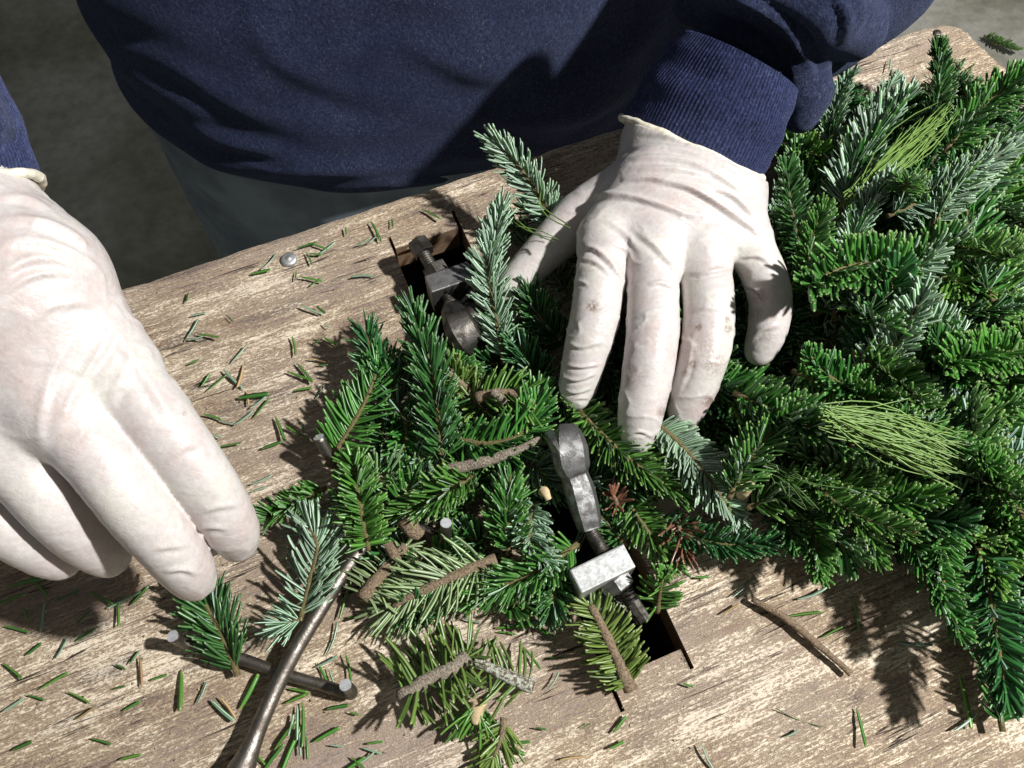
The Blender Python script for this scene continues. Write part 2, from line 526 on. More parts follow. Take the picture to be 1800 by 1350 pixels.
def build_board():
    c1, c2 = uv_of(P(690, 436)), uv_of(P(812, 398))       # slot at the back: far edge
    d1, d2 = uv_of(P(1066, 1192)), uv_of(P(1206, 1142))   # slot at the front: near edge
    sl_a = (min(c1[0], d1[0]) + 0.001, max(c2[0], d2[0]) - 0.001)
    s_back = (c1[0], c2[0], -0.012 + 0.03, (c1[1] + c2[1]) / 2)
    s_front = (d1[0], d2[0], (d1[1] + d2[1]) / 2, -0.03)
    # saw overcuts: thin grooves that run past the slot corners
    cuts = [(d1[0], d1[0] + 0.0022, s_front[2] - 0.016, s_front[2]), (d2[0] - 0.0022, d2[0], s_front[2] - 0.011, s_front[2]),
            (c1[0], c1[0] + 0.0018, s_back[3], s_back[3] + 0.010), (c2[0] - 0.0022, c2[0], s_back[3], s_back[3] + 0.014)]
    rects = [s_back, s_front] + cuts
    uc = uv_of(P(1648, 26))[0]                            # where the far right corner is sawn off
    ucorner = [uv_of(P(1648, 26)), uv_of(P(1690, 42)), uv_of(P(1772, 120)), uv_of(P(1900, 250))]
    umax = ucorner[-1][0]
    us = list(np.arange(-0.55, umax, 0.0021)) + [umax]; vsn = list(np.arange(-0.30, V_FAR, 0.0014)) + [V_FAR]
    for r in rects:
        us += [r[0], r[1]]; vsn += [r[2], r[3]]

    def clean(a, fixed):
        a = sorted(a); out = []
        for x in a:
            if out and x - out[-1] < 0.0006:
                if any(abs(x - f) < 1e-9 for f in fixed): out[-1] = x
                continue
            out.append(x)
        return np.array(out)
    us = clean(us, [r[k] for r in rects for k in (0, 1)]); vsn = clean(vsn, [r[k] for r in rects for k in (2, 3)])
    nu, nv = len(us), len(vsn)
    UU, VV = np.meshgrid(us, vsn, indexing='ij')
    vmax = np.interp(UU, [-1, ucorner[0][0], ucorner[1][0], ucorner[2][0], ucorner[3][0]],
                     [V_FAR, V_FAR, ucorner[1][1], ucorner[2][1], ucorner[3][1]])
    edge = 0.0016 * fbm(np.stack([UU * 60, UU * 0, UU * 0], -1).reshape(-1, 3), 11).reshape(UU.shape)
    vmax = vmax + edge
    VC = np.minimum(VV, vmax)
    p = np.stack([UU, VC], -1).reshape(-1, 2)
    z = np.zeros(len(p))
    n1 = fbm(np.c_[p[:, 0] * 40, p[:, 1] * 330, p[:, 0] * 0], 21, 3)
    n2 = fbm(np.c_[p[:, 0] * 11, p[:, 1] * 60, p[:, 0] * 0], 31, 3)
    n3 = fbm(np.c_[p[:, 0] * 5, p[:, 1] * 9, p[:, 0] * 0], 41, 2)
    fl = fbm(np.c_[p[:, 0] * 95, p[:, 1] * 260, p[:, 0] * 0], 51, 2)
    z = 0.00040 * n1 * (1 + 0.6 * n3) + 0.0006 * n2 + 0.00050 * np.tanh(fl * 5) * np.clip(n3 + 0.45 + p[:, 0] * 1.5, 0, 1)
    # worn, rounded far edge
    de = np.clip(1 - (vmax.ravel() - p[:, 1]) / 0.007, 0, 1)
    z -= 0.0035 * de ** 2
    z -= 0.0012
    nV = nu * nv
    verts = np.vstack([np.c_[p, z], np.c_[p, np.full(nV, -THICK)]])
    um = (us[:-1] + us[1:]) / 2; vm = (vsn[:-1] + vsn[1:]) / 2
    hole = np.zeros((nu - 1, nv - 1), bool)
    for r in rects:
        hole |= ((um > r[0]) & (um < r[1]))[:, None] & ((vm > r[2]) & (vm < r[3]))[None, :]
    deg = (VC[:-1, :-1] >= VC[:-1, 1:] - 1e-7) & (VC[1:, :-1] >= VC[1:, 1:] - 1e-7)
    solid = ~hole & ~deg
    I, J = np.nonzero(solid)
    idx = lambda i, j: i * nv + j
    top = np.stack([idx(I, J), idx(I + 1, J), idx(I + 1, J + 1), idx(I, J + 1)], -1)
    bot = top[:, ::-1] + nV
    pad = np.zeros((nu + 1, nv + 1), bool); pad[1:-1, 1:-1] = solid
    walls = []
    S = pad[1:-1, 1:-1]
    for (di, dj, a, b_) in ((-1, 0, (0, 0), (0, 1)), (1, 0, (1, 1), (1, 0)), (0, -1, (1, 0), (0, 0)), (0, 1, (0, 1), (1, 1))):
        nb = pad[1 + di:nu + di, 1 + dj:nv + dj]
        ii, jj = np.nonzero(S & ~nb)
        va = idx(ii + a[0], jj + a[1]); vb = idx(ii + b_[0], jj + b_[1])
        walls.append(np.stack([vb, va, va + nV, vb + nV], -1))
    walls = np.vstack(walls)
    q = np.vstack([top, bot, walls])
    me = quads_np('workbench_board', verts, q)
    me.materials.append(M_WOOD); me.materials.append(M_WOODIN)
    mi = np.zeros(len(me.polygons), np.int32)
    if len(me.polygons) == len(q):
        mi[len(top):] = 1
        sm = np.ones(len(q), bool); sm[len(top):] = False
        me.polygons.foreach_set('use_smooth', sm)
    me.polygons.foreach_set('material_index', mi)
    o = obj('workbench_board', me)
    o.matrix_world = Matrix(((BU[0], BV[0], 0, BO[0]), (BU[1], BV[1], 0, BO[1]), (0, 0, 1, BO[2]), (0, 0, 0, 1)))
    tag(o, 'weathered plywood work board with two sawn slots, strewn with fir needles', 'workbench')
    return o, s_back, s_front


BOARD, SL_BACK, SL_FRONT = build_board()


def add_slot_shade_box():
    """added box under the two slots, blocks light so they look black inside"""
    u0, u1 = min(SL_BACK[0], SL_FRONT[0]) - .004, max(SL_BACK[1], SL_FRONT[1]) + .004
    v0, v1 = SL_FRONT[2] - .02, SL_BACK[3] + .02
    t = .003; z1 = -THICK - .001; z0 = -.11
    bm = bmesh.new()
    for (a, b, c, d, e, f) in ((u0 - t, u0, v0, v1, z0, z1), (u1, u1 + t, v0, v1, z0, z1), (u0, u1, v0 - t, v0, z0, z1), (u0, u1, v1, v1 + t, z0, z1), (u0, u1, v0, v1, z0 - t, z0)):
        r = bmesh.ops.create_cube(bm, size=1.0)
        for v in r['verts']:
            v.co = Vector(((a + b) / 2 + v.co.x * (b - a), (c + d) / 2 + v.co.y * (d - c), (e + f) / 2 + v.co.z * (f - e)))
    me = bpy.data.meshes.new('slot_shade_box'); bm.to_mesh(me); bm.free()
    o = obj('slot_shade_box', me, M_DARKIN); o.parent = BOARD


M_DARKIN = mat_plain('shade_box_dark', (0.035, 0.032, 0.03), 0.7)  # dark colour of the added box that blackens the slots
add_slot_shade_box()


def on_board(o):
    """make a world-placed object a part of the board, keeping its place"""
    mw = o.matrix_world.copy() if False else Matrix.Translation(o.location) @ o.rotation_euler.to_matrix().to_4x4()
    o.parent = BOARD
    o.matrix_parent_inverse = Matrix(((BU[0], BV[0], 0, BO[0]), (BU[1], BV[1], 0, BO[1]), (0, 0, 1, BO[2]), (0, 0, 0, 1))).inverted()
    return o


def screw_head():
    c = P(508, 456)
    r = 0.0052
    prof = [(0, 0.0019), (0.0012, 0.0019), (0.0016, 0.0012), (0.0032, 0.0016), (0.0046, 0.0011), (0.0052, 0.0002), (0.0052, -0.002)]
    n = 20; V = []; fc = []
    for (rr, z) in prof:
        for k in range(n):
            a = 2 * math.pi * k / n; V.append((max(rr, 1e-5) * math.cos(a), max(rr, 1e-5) * math.sin(a), z))
    for i in range(len(prof) - 1):
        for k in range(n):
            fc.append((i * n + k, (i + 1) * n + k, (i + 1) * n + (k + 1) % n, i * n + (k + 1) % n))
    on_board(obj('screw_head', mesh_np('screw_head', V, fc), M_BRIGHT, None, c))
    for px, py in ((1527, 92), (1648, 57)):  # dark metal discs stand in for the darkness of nail holes
        V2 = [(x * 0.55, y * 0.55, z * 0.35) for x, y, z in V]
        on_board(obj('nail_hole_disc', mesh_np('nail_hole_disc', V2, fc), M_DSTEEL, None, P(px, py)))


screw_head()

# ------------------------------------------------------------------ needles and sprigs
RINGS = np.array([0.0, 0.16, 0.5, 0.84, 0.96])
WPROF = np.array([0.40, 0.85, 1.0, 0.98, 0.72])


def blades(pos, d0, nrmv, bend, L, W, rng, flat=0.34):
    """all needles of one sprig at once: flat blades with rounded ends -> verts, faces, attribute"""
    n = len(pos)
    t = RINGS
    d = nrm(d0)[:, None, :] + 2 * bend[:, None, :] * t[None, :, None]
    c = pos[:, None, :] + L[:, None, None] * (nrm(d0)[:, None, :] * t[None, :, None] + bend[:, None, :] * (t ** 2)[None, :, None])
    tip = pos + L[:, None] * (nrm(d0) + bend)
    d = nrm(d)
    nv = nrmv[:, None, :] - d * np.sum(nrmv[:, None, :] * d, -1, keepdims=True)
    nv = nrm(nv); sd = np.cross(d, nv)
    hw = 0.5 * W[:, None, None] * WPROF[None, :, None]
    th = hw * flat
    ring = np.stack([c - sd * hw, c + nv * th * 0.75, c + sd * hw, c - nv * th], 2)     # n,5,4,3
    V = np.concatenate([ring.reshape(n, 20, 3), tip[:, None, :]], 1).reshape(-1, 3)
    side = np.tile(np.array([0.5, 0.0, 0.5, 1.0]), 5)
    side = np.append(side, 0.4)
    along = np.append(np.repeat(t, 4), 1.0)
    rnd = rng.random(n)
    A = np.zeros((n, 21, 4)); A[..., 0] = side; A[..., 1] = along; A[..., 2] = rnd[:, None]; A[..., 3] = 1
    f4 = []
    for i in range(4):
        for j in range(4):
            k = (j + 1) % 4
            f4.append((i * 4 + j, (i + 1) * 4 + j, (i + 1) * 4 + k, i * 4 + k))
    f3 = [(16 + j, 20, 16 + (j + 1) % 4) for j in range(4)]
    off = (np.arange(n) * 21)[:, None, None]
    F4 = (np.array(f4)[None] + off).reshape(-1, 4); F3 = (np.array(f3)[None] + off).reshape(-1, 3)
    return V, F4, F3, A.reshape(-1, 4)


def blade_mesh(name, V, F4, F3, A, mat):
    me = bpy.data.meshes.new(name)
    V = V.astype(np.float32)
    me.vertices.add(len(V)); me.vertices.foreach_set('co', V.ravel())
    loops = np.concatenate([F4.ravel(), F3.ravel()]).astype(np.int32)
    me.loops.add(len(loops)); me.loops.foreach_set('vertex_index', loops)
    ls = np.concatenate([np.arange(len(F4)) * 4, len(F4) * 4 + np.arange(len(F3)) * 3]).astype(np.int32)
    me.polygons.add(len(ls)); me.polygons.foreach_set('loop_start', ls)
    me.update(calc_edges=True)
    me.polygons.foreach_set('use_smooth', np.ones(len(ls), bool))
    at = me.attributes.new('ncol', 'FLOAT_COLOR', 'POINT'); at.data.foreach_set('color', A.astype(np.float32).ravel())
    me.materials.append(mat)
    return me


def sprig_needles(path, up, rng, n=130, L=0.019, W=0.0021, lo=15, hi=112, pitch=(66, 34), lift=0.16, fwd=0.12, face=1, s0=0.06, sides=(-1, 1), jit=9, tipn=10):
    path = np.asarray(path, float)
    seg = np.r_[0, np.cumsum(np.linalg.norm(np.diff(path, axis=0), axis=1))]; tot = seg[-1]; sn = seg / tot
    T_ = nrm(np.gradient(path, axis=0))
    W = W * 0.86; L = L * 0.80; n = int(n * 1.1)
    s = np.sort(s0 + (1 - s0) * (np.arange(n) + rng.random(n) * 0.9) / n)
    s = np.r_[s, np.full(tipn, 0.995)]
    n = len(s)
    pos = np.stack([np.interp(s, sn, path[:, k]) for k in range(3)], -1)
    T = nrm(np.stack([np.interp(s, sn, T_[:, k]) for k in range(3)], -1))
    U = nrm(up - T * (T @ up)[:, None]); S = np.cross(T, U)
    sg = np.array([sides[k % len(sides)] for k in range(n)])
    phi = np.radians(lo + (hi - lo) * rng.random(n) ** 0.8 + rng.normal(0, jit, n) * 0.5) * sg
    rad = U * np.cos(phi)[:, None] + S * np.sin(phi)[:, None]
    al = np.radians(pitch[0] + (pitch[1] - pitch[0]) * s ** 2.2 + rng.normal(0, jit, n))
    al[-tipn:] = np.radians(rng.uniform(8, 55, tipn)) if tipn else al[-tipn:]
    d = T * np.cos(al)[:, None] + rad * np.sin(al)[:, None]
    bend = U * (lift * rng.uniform(0.5, 1.4, n))[:, None] + T * (fwd * rng.uniform(0.3, 1.5, n))[:, None] + rng.normal(0, 0.06, (n, 3))
    Ln = L * (0.72 + 0.36 * np.sin(np.clip(s * 1.08, 0, 1) * math.pi * 0.86 + 0.25)) * rng.uniform(0.70, 1.14, n)
    Wn = W * rng.uniform(0.85, 1.12, n)
    nn = nrm(T * 0.55 + U * 0.85) * face + rng.normal(0, 0.22, (n, 3))
    return blades(pos, d, nn, bend, Ln, Wn, rng)


def sprig(px, style=None, label=None, group=None, mat=None, stem=None, r=(0.0016, 0.0008), seed=1, up=(0, 0, 1), cut=True, bud=False, name='fir_sprig', lichen=False, **kw):
    """px: list of (photo x, photo y, height) from cut end to tip"""
    rng = np.random.default_rng(seed)
    pts = np.array([P(*p) for p in px])
    path = catmull(pts, 14)
    root = empty(name, pts[0])
    loc = pts[0]
    st = tube('twig', path - loc, np.linspace(r[0], r[1], 14), stem or M_TWIG, root, 10, wob=0.45, seed=seed, cap_mat=M_CUT if cut else None)
    V, F4, F3, A = sprig_needles(path - loc, np.array(up, float), rng, **kw)
    o = obj('needles', blade_mesh('needles', V, F4, F3, A, mat or M_GREEN), None, root)
    tag(o, kind='stuff')
    if bud:
        add_buds(root, path[-1] - loc, nrm(path[-1] - path[-2]), rng)
    tag(root, label, 'fir sprig', group)
    return root


def bud_mesh(r):
    bm = bmesh.new(); bmesh.ops.create_icosphere(bm, subdivisions=1, radius=r)
    for v in bm.verts: v.co.z *= 1.6
    me = bpy.data.meshes.new('bud'); bm.to_mesh(me); bm.free()
    me.polygons.foreach_set('use_smooth', [True] * len(me.polygons))
    me.materials.append(M_BUD); return me


BUD = bud_mesh(0.0016)


def add_buds(root, p, d, rng):
    for k in range(3):
        b = obj('bud', BUD, None, root)
        off = rng.normal(0, 0.0016, 3)
        b.location = [float(c) for c in p + off + d * 0.001]
        b.rotation_euler = (rng.uniform(-.6, .6), rng.uniform(-.6, .6), 0)


# ------------------------------------------------------------------ signed-distance modelling for gloves and sleeves
def sd_cone(p, a, b, r1, r2):
    ab = b - a; t = np.clip(((p - a) @ ab) / max(ab @ ab, 1e-12), 0, 1)
    return np.linalg.norm(p - (a + t[:, None] * ab), axis=1) - (r1 + (r2 - r1) * t)


def smin(a, b, k):
    h = np.clip(0.5 + 0.5 * (b - a) / k, 0, 1)
    return b + (a - b) * h - k * h * (1 - h)


def sd_chain(p, pts, k=0.004):
    pts = [(np.asarray(q[:3], float), q[3]) for q in pts]
    d = None
    for (a, r1), (b, r2) in zip(pts[:-1], pts[1:]):
        e = sd_cone(p, a, b, r1, r2)
        d = e if d is None else smin(d, e, k)
    return d


def chain_px(rows):
    return [(*P(x, y, z), r) for x, y, z, r in rows]


def surface_net(fn, lo, hi, h):
    lo = np.asarray(lo); n = np.ceil((np.asarray(hi) - lo) / h).astype(int) + 1
    ax = [lo[k] + h * np.arange(n[k]) for k in range(3)]
    D = np.empty(n, np.float32)
    Y, Z = np.meshgrid(ax[1], ax[2], indexing='ij'); yz = np.stack([Y, Z], -1).reshape(-1, 2)
    step = max(1, int(400000 / len(yz)))
    for i in range(0, n[0], step):
        xs = ax[0][i:i + step]
        p = np.concatenate([np.repeat(xs, len(yz))[:, None], np.tile(yz, (len(xs), 1))], 1)
        D[i:i + step] = fn(p).reshape(len(xs), n[1], n[2])
    neg = D < 0
    c = np.zeros(n - 1, np.int8)
    corners = [(a, b, e) for a in (0, 1) for b in (0, 1) for e in (0, 1)]
    sl = lambda a, m: slice(a, m - 1 + a)
    for a, b, e in corners: c += neg[sl(a, n[0]), sl(b, n[1]), sl(e, n[2])]
    act = (c > 0) & (c < 8)
    I = np.argwhere(act); vid = np.full(n - 1, -1, np.int64); vid[act] = np.arange(len(I))
    acc = np.zeros((len(I), 3)); cnt = np.zeros(len(I))
    for q in range(3):
        for a in (0, 1):
            for b in (0, 1):
                o0 = [0, 0, 0]; oth = [k for k in range(3) if k != q]; o0[oth[0]] = a; o0[oth[1]] = b
                o1 = list(o0); o1[q] = 1
                d0 = D[tuple((I + o0).T)]; d1 = D[tuple((I + o1).T)]
                cr = (d0 < 0) != (d1 < 0)
                t = np.where(cr, d0 / np.where(cr, d0 - d1, 1), 0)
                pt = np.tile(np.array(o0, float), (len(I), 1)); pt[:, q] = t
                acc[cr] += pt[cr]; cnt[cr] += 1
    V = lo + h * (I + acc / cnt[:, None])
    quads = []
    for q in range(3):
        s0 = [slice(None)] * 3; s1 = [slice(None)] * 3; s0[q] = slice(0, n[q] - 1); s1[q] = slice(1, n[q])
        ch = neg[tuple(s0)] != neg[tuple(s1)]
        E = np.argwhere(ch); oth = [k for k in range(3) if k != q]
        ok = (E[:, oth[0]] > 0) & (E[:, oth[1]] > 0) & (E[:, oth[0]] < n[oth[0]] - 1) & (E[:, oth[1]] < n[oth[1]] - 1)
        E = E[ok]
        def cell(a, b):
            e = E.copy(); e[:, oth[0]] -= a; e[:, oth[1]] -= b
            return vid[tuple(e.T)]
        qd = np.stack([cell(1, 1), cell(0, 1), cell(0, 0), cell(1, 0)], -1)
        inside = neg[tuple(E.T)]
        flip = ~inside if q != 1 else inside
        qd[flip] = qd[flip][:, ::-1]
        quads.append(qd)
    return V, np.vstack(quads)


def grad_normal(fn, V, e=0.0006):
    g = np.stack([fn(V + np.eye(3)[k] * e) - fn(V - np.eye(3)[k] * e) for k in range(3)], -1)
    return nrm(g)


def poly_dist(q, line):
    """distance of photo points q to a polyline; also signed side and position along it"""
    best = np.full(len(q), 1e9); sg = np.zeros(len(q)); al = np.zeros(len(q)); m = len(line) - 1
    for i in range(m):
        a, b = np.array(line[i], float), np.array(line[i + 1], float); ab = b - a
        t = np.clip(((q - a) @ ab) / (ab @ ab), 0, 1); r = q - (a + t[:, None] * ab); d = np.linalg.norm(r, axis=1)
        u = d < best; best[u] = d[u]; al[u] = (i + t[u]) / m
        sg[u] = np.sign(ab[0] * r[u, 1] - ab[1] * r[u, 0])
    return best, sg, al


def creases(V, N, lines, only_top=True):
    q = proj(V); view = nrm(CAM - V); fac = np.clip(np.sum(N * view, -1) * 3, 0, 1)
    disp = np.zeros(len(V))
    for line, w, amp in lines:
        ln = catmull(np.array(line, float), 4 * len(line))
        d, s, al = poly_dist(q, ln)
        env = np.clip(np.sin(np.clip(al, 0.0, 1.0) * math.pi), 0, 1) ** 0.8
        w = w * 0.74; amp = amp * 0.85
        x = d * s / w
        disp += amp * env * (np.exp(-x ** 2) - 0.65 * np.exp(-(x - 1.7) ** 2)) * fac
    return V + N * disp[:, None]


def glove_mesh(name, fn, lo, hi, h, lines, spots, parent, amp=0.0005, seed=3):
    V, Q = surface_net(fn, lo, hi, h)
    N = grad_normal(fn, V)
    w = fbm(V * np.array([70, 110, 90]), seed, 3)
    w2 = fbm(V * 260, seed + 9, 2)
    V = V + N * (amp * w + amp * 0.25 * w2)[:, None]
    rg = 1 - np.abs(fbm(V * np.array([38, 80, 55]), seed + 40, 2)) * 1.6
    msk = np.clip(0.55 + fbm(V * 22, seed + 60, 2), 0, 1)
    V = V + N * (0.0008 * np.clip(rg, 0, 1) ** 9 * msk)[:, None]
    V = creases(V, N, lines)
    me = quads_np(name, V, Q)
    q = proj(V); dirt = np.zeros(len(V))
    for (x, y, r, a) in spots:
        dirt = np.maximum(dirt, .95 * a * np.exp(-(np.sum((q - np.array([x, y])) ** 2, 1) / r ** 2) ** 1.5))
    at = me.attributes.new('dirt', 'FLOAT', 'POINT'); at.data.foreach_set('value', dirt.astype(np.float32))
    return obj(name, me, M_GLOVE, parent)


# ------------------------------------------------------------------ the person
PERSON = empty('person', (-0.10, 0.62, -0.9))
POFF = np.array([-0.10, 0.62, -0.9])
tag(PERSON, 'person in navy sweatshirt, jeans and white latex gloves bent over the board', 'person')


def to_person(o, parent=None):
    o.parent = parent or PERSON
    if parent is None:
        o.matrix_parent_inverse = Matrix.Translation(-Vector(POFF.tolist()))
    return o


def loft(name, rows, mat, closed=True, parent=None):
    rows = np.asarray(rows); n, m = rows.shape[:2]
    V = rows.reshape(-1, 3); q = []
    for i in range(n - 1):
        for j in range(m if closed else m - 1):
            k = (j + 1) % m
            q.append((i * m + j, i * m + k, (i + 1) * m + k, (i + 1) * m + j))
    return obj(name, quads_np(name, V, q), mat)


def build_torso():
    zs = np.linspace(-0.150, 0.64, 220); a = np.linspace(0, 2 * math.pi, 340, endpoint=False)
    ra = np.interp(zs, [-0.2, -0.15, -0.05, 0.1, 0.42, 0.55, 0.64], [0.238, 0.256, 0.262, 0.255, 0.245, 0.24, 0.12])
    rb = np.interp(zs, [-0.150, -0.13, -0.10, -0.06, 0.0, 0.05, 0.12, 0.55, 0.64], [0.178, 0.196, 0.204, 0.200, 0.184, 0.168, 0.150, 0.13, 0.07])
    Z, A = np.meshgrid(zs, a, indexing='ij')
    c, s = np.cos(A), np.sin(A)
    e = 0.80
    X0 = ra[:, None] * np.sign(c) * np.abs(c) ** e
    Y0 = (rb[:, None] + np.where(s > 0, 0.09, 0)) * np.sign(s) * np.abs(s) ** e      # unseen back half deepened to shade the floor at left
    yaw = math.radians(3)
    X = -0.095 + X0 * math.cos(yaw) - Y0 * math.sin(yaw)
    Y = 0.650 + X0 * math.sin(yaw) + Y0 * math.cos(yaw)
    V = np.stack([X, Y, Z], -1).reshape(-1, 3)
    n = np.stack([c / ra[:, None], s / rb[:, None], c * 0], -1).reshape(-1, 3); n = nrm(n)
    # soft folds: diagonal drapes across the belly, bunching above the hem
    xx, yy, zz = V[:, 0], V[:, 1], V[:, 2]
    f1 = fbm(np.c_[(xx + zz * 0.9) * 7, yy * 5, (zz - xx * 0.35) * 17], 61, 2)
    f2 = fbm(np.c_[xx * 5, yy * 5, zz * 34 + xx * 6], 71, 2)
    hemw = np.exp(-((zz + 0.11) / 0.045) ** 2)
    hem = np.clip((-(zz) - 0.128) / 0.010, 0, 1)
    V = V + n * (0.016 * f1 + 0.011 * f2 * hemw - 0.007 * hem)[:, None]
    V = creases(V, n, [([(180, 60), (300, 110), (430, 190), (560, 230)], 26, .004), ([(420, 20), (500, 110), (620, 160), (760, 190)], 30, .0032), ([(360, 280), (480, 300), (620, 296), (800, 280)], 20, .004),
                       ([(560, 330), (660, 322), (760, 318), (850, 300)], 14, .004), ([(700, 60), (820, 120), (930, 130)], 34, .004), ([(300, 200), (400, 250), (520, 270)], 18, .004)])
    rows = V.reshape(len(zs), len(a), 3)
    return loft('sweatshirt', rows, M_FLEECE)


SWEAT = to_person(build_torso())
SWEAT['label'] = 'navy fleece sweatshirt dusted with lint'


def build_jeans():
    zs = np.linspace(-0.62, -0.12, 70); a = np.linspace(0, 2 * math.pi, 200, endpoint=False)
    ra = np.interp(zs, [-0.62, -0.35, -0.2, -0.12], [0.235, 0.252, 0.256, 0.250]); rb = np.interp(zs, [-0.62, -0.35, -0.12], [0.14, 0.172, 0.178])
    Z, A = np.meshgrid(zs, a, indexing='ij'); c, s = np.cos(A), np.sin(A)
    X = -0.105 + ra[:, None] * np.sign(c) * np.abs(c) ** 0.85; Y = 0.635 + rb[:, None] * np.sign(s) * np.abs(s) ** 0.85
    V = np.stack([X, Y, Z], -1).reshape(-1, 3); n = nrm(np.stack([c, s, c * 0], -1).reshape(-1, 3))
    f = fbm(np.c_[V[:, 0] * 6, V[:, 1] * 6, V[:, 2] * 22 + V[:, 0] * 14], 81, 2)
    V = V + n * (0.008 * f)[:, None]
    return loft('jeans', V.reshape(len(zs), len(a), 3), M_DENIM)


JEANS = to_person(build_jeans())

# --- glove pressing the sprigs down (image right)
RH = dict(
    palm=[
        chain_px([(1222, 268, .058, .0240), (1140, 340, .064, .0225), (1066, 418, .064, .0150)]),
        chain_px([(1222, 268, .058, .0240), (1180, 355, .067, .0210), (1148, 445, .067, .0150)]),
        chain_px([(1225, 268, .058, .0240), (1240, 355, .066, .0210), (1238, 442, .065, .0145)]),
        chain_px([(1235, 270, .056, .0235), (1280, 345, .060, .0205), (1306, 412, .059, .0138)]),
        chain_px([(1150, 300, .050, .020), (1200, 400, .050, .018)]),
        chain_px([(1168, 243, .057, .0235), (1262, 287, .057, .0230)]),
    ],
    fingers=[
        chain_px([(1066, 418, .064, .0140), (1054, 500, .063, .0126), (1046, 555, .060, .0130), (1034, 605, .053, .0118), (1022, 652, .044, .0112), (1014, 692, .034, .0092)]),
        chain_px([(1148, 445, .067, .0138), (1148, 540, .065, .0130), (1146, 600, .062, .0136), (1138, 660, .056, .0126), (1127, 720, .047, .0122), (1120, 766, .036, .0098)]),
        chain_px([(1238, 442, .065, .0134), (1245, 525, .064, .0128), (1245, 580, .060, .0134), (1236, 630, .055, .0122), (1222, 675, .047, .0118), (1205, 724, .036, .0096)]),
        chain_px([(1306, 412, .059, .0130), (1336, 468, .056, .0116), (1352, 512, .051, .0118), (1354, 545, .046, .0106), (1349, 580, .041, .0110), (1336, 616, .033, .0086)]),
        chain_px([(1110, 335, .054, .0180), (1030, 375, .046, .0146), (975, 425, .040, .0120), (922, 480, .032, .0108), (893, 512, .027, .0088)]),
    ])


def near_chain(p, ch, k):
    """sd_chain, worked out only for points close to the chain"""
    q = np.array([r[:3] for r in ch]); m = 0.03
    ok = np.all((p > q.min(0) - m) & (p < q.max(0) + m), axis=1)
    e = np.full(len(p), 0.05)
    if ok.any():
        pi = p[ok]; d = np.full(len(pi), 0.05)
        for i in range(len(ch) - 1):
            a, b = q[i], q[i + 1]
            c = (a + b) / 2; R_ = np.linalg.norm(b - a) / 2 + 0.024
            nb = np.sum((pi - c) ** 2, 1) < R_ * R_
            if nb.any():
                d[nb] = smin(d[nb], sd_cone(pi[nb], a, b, ch[i][3], ch[i + 1][3]), k * .4)
        e[ok] = d
    return e


def smooth_r(ch):
    """even out the thickness along a finger so that it tapers without knots"""
    r = np.array([q[3] for q in ch]); k = r.copy()
    k[1:-1] = 0.25 * r[:-2] + 0.5 * r[1:-1] + 0.25 * r[2:]
    k = np.minimum(k, np.interp(np.arange(len(r)), [0, len(r) - 1], [r[0], r[-2]]) * 1.06)
    return [(*q[:3], float(w) * (1 if i == 0 else 0.985)) for i, (q, w) in enumerate(zip(ch, k))]


def hand_fn(H_):
    H_['fingers'] = [[tuple(r) for r in catmull(np.array(smooth_r(ch)), 15)] for ch in H_['fingers']]
    def fn(p):
        d = None
        for ch in H_['palm']:
            e = sd_chain(p, ch, .006)
            d = e if d is None else smin(d, e, .016)
        f = None
        for ch in H_['fingers']:
            e = near_chain(p, ch, .005)
            f = e if f is None else smin(f, e, H_.get('k', .0020))
        d = smin(d, f, .007)
        for ch in H_.get('web', []):
            d = smin(d, sd_chain(p, ch, .004), .008)
        if 'clip' in H_:
            c_, n_ = H_['clip']
            d = np.maximum(d, (p - c_) @ n_)
        return d
    return fn


def bounds(H_, pad=0.012):
    q = np.array([r[:3] for k in ('palm', 'fingers') for ch in H_[k] for r in ch]); rr = np.array([r[3] for k in ('palm', 'fingers') for ch in H_[k] for r in ch])
    return (q - rr[:, None]).min(0) - pad, (q + rr[:, None]).max(0) + pad


